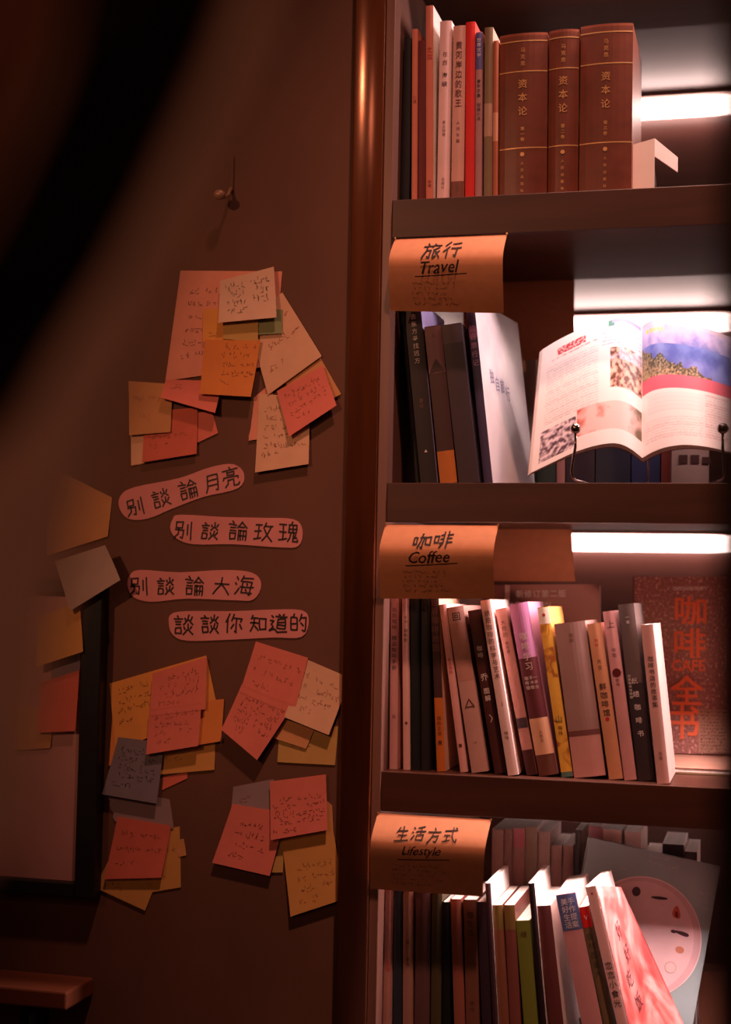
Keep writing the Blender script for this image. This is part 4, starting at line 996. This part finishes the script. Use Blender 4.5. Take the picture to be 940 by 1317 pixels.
V2, F2 = ribbons(stt, .0005); mesh_obj('faint_print', [(v.x, -.0004, v.y) for v in V2], F2, MC(190, 176, 176), plb)
# brown booklet half hidden right of the plate book
kb, kw_, kh = face_book('book', [(900, 1252), (960, 1250), (960, 1420), (905, 1420)], .27, .29, .012, MC(110, 62, 44), 'dim brown booklet behind the lower right edge of the plate book', GP, foot=SH[1] + .0005)
# --- lifestyle shelf, back row
G4 = 'back row of books on the bottom shelf'
YB2 = .264
for x0, x1, yt, colr, lab, kk in [
    (633, 648.5, 1066, (190, 152, 142), 'grey brown spine first right of the lifestyle label, back row', {}),
    (649, 659.5, 1066, (176, 136, 128), 'second narrow grey spine in the back row', {}),
    (660, 675.5, 1065, (186, 140, 134), 'spine with pink head patch in the back row', {'bands': [(.90, .998, MC(206, 120, 132))]}),
    (676, 691.5, 1063, (166, 140, 120), 'greenish grey spine right of the pink-headed one, back row', {}),
    (692, 708, 1069, (190, 158, 148), 'pale grey spine with wide white top, back row', {}),
    (709, 723, 1087, (180, 138, 130), 'lower grey spine in the middle of the back row', {}),
    (724, 737.5, 1087, (160, 116, 108), 'lower brown spine beside the lower grey one, back row', {}),
    (740, 749, 1067, (60, 42, 42), 'dark thin spine left of the curled white books, back row', {}),
    (757, 775, 1062, (196, 130, 138), 'pink book behind the top corner of the plate book', {}),
    (776, 800, 1066, (240, 214, 208), 'white book behind the plate book top edge', {}),
    (803, 825, 1069, (244, 220, 214), 'rightmost white book above the plate book top edge', {}),
    (828, 850, 1100, (84, 56, 52), 'dark brown book deep in the back row right of the white ones', {}),
    (852, 880, 1085, (52, 40, 46), 'near black book deep at the right of the back row', {}),
    (881, 897, 1095, (88, 68, 70), 'dim grey book at the right end of the back row', {})]:
    back(1, x0, x1, yt, YB2, colr, lab, d=.12, group=G4, side=MC(240, 216, 208), **kk)

# ------------------------------------------------------------------ things close to the camera, far out of focus
def near(px, py, dist): return W(px, py, CAM.y + dist)
M_CLOTH = mat('dark_cloth', rgb(42, 22, 18), .9, .15, 60)
M_HEM = mat('hem_braid', rgb(222, 172, 150), .85, .1, 80)
M_LITFOLD = mat('lit_fold_cloth', rgb(120, 66, 40), .85, .1, 80)  # stands for a lit fold of the dark cloth, light put into the colour
def swag(name, rows, m, dist, folds=.006, nf=5, thick=.0015, parent=None, ref=None):
    """rows: (y_px, x_left, x_right)"""
    V = []; n = 24
    for (y, xa, xb_) in rows:
        for i in range(n + 1):
            u = i / n; p = near(xa + (xb_ - xa) * u, y, dist)
            p.y += folds * math.sin(u * nf * math.pi * 2 + y * .004)
            V.append(p - ref)
    R_ = len(rows); Fc = [(j * (n + 1) + i, (j + 1) * (n + 1) + i, (j + 1) * (n + 1) + i + 1, j * (n + 1) + i + 1) for j in range(R_ - 1) for i in range(n)]
    k = len(V); V += [v + Vector((0, thick, 0)) for v in V]; Fc += [tuple(k + t for t in reversed(g)) for g in Fc]
    return mesh_obj(name, V, Fc, m, parent, smooth=True)
ref = near(100, 1000, .33)
cu = empty('curtain', ref); tag(cu, 'dark cloth swagged across the upper left, blurred close to the camera', 'curtain')
rows = [(-160, 130, 365), (-60, 110, 320), (60, 80, 280), (160, 40, 235), (260, -10, 188), (360, -60, 130), (440, -110, 78), (520, -140, 20), (580, -150, -30)]
swag('cloth', rows, M_CLOTH, .33, parent=cu, ref=ref)
hem = [(-160, 366, 412), (-60, 322, 372), (60, 282, 336), (160, 237, 294), (260, 190, 254), (360, 136, 206), (460, 72, 168), (560, 20, 132), (660, -60, 100), (760, -90, 78), (860, -100, 60), (960, -110, 40), (1060, -120, 14), (1130, -130, -40)]
swag('hem', hem, M_HEM, .326, folds=.001, nf=1, parent=cu, ref=ref)
lit_rows = [(-160, -120, 100), (0, -120, 75), (100, -120, 40), (200, -120, 0), (300, -120, -45)]
swag('lit_fold', lit_rows, M_LITFOLD, .328, folds=.002, nf=2, parent=cu, ref=ref)
# dark upright at the right edge
pp = near(919, 650, .62); pq = near(1020, 650, .62)
post = box('dark_post', (pp.x, pp.y, 0), (pp.x + .10, pp.y + .06, 3.09), mat('post_paint', rgb(48, 26, 18), .6, .1, 20), bevel=.004)
tag(post, 'dark upright post blurred at the right edge close to the camera', 'post')
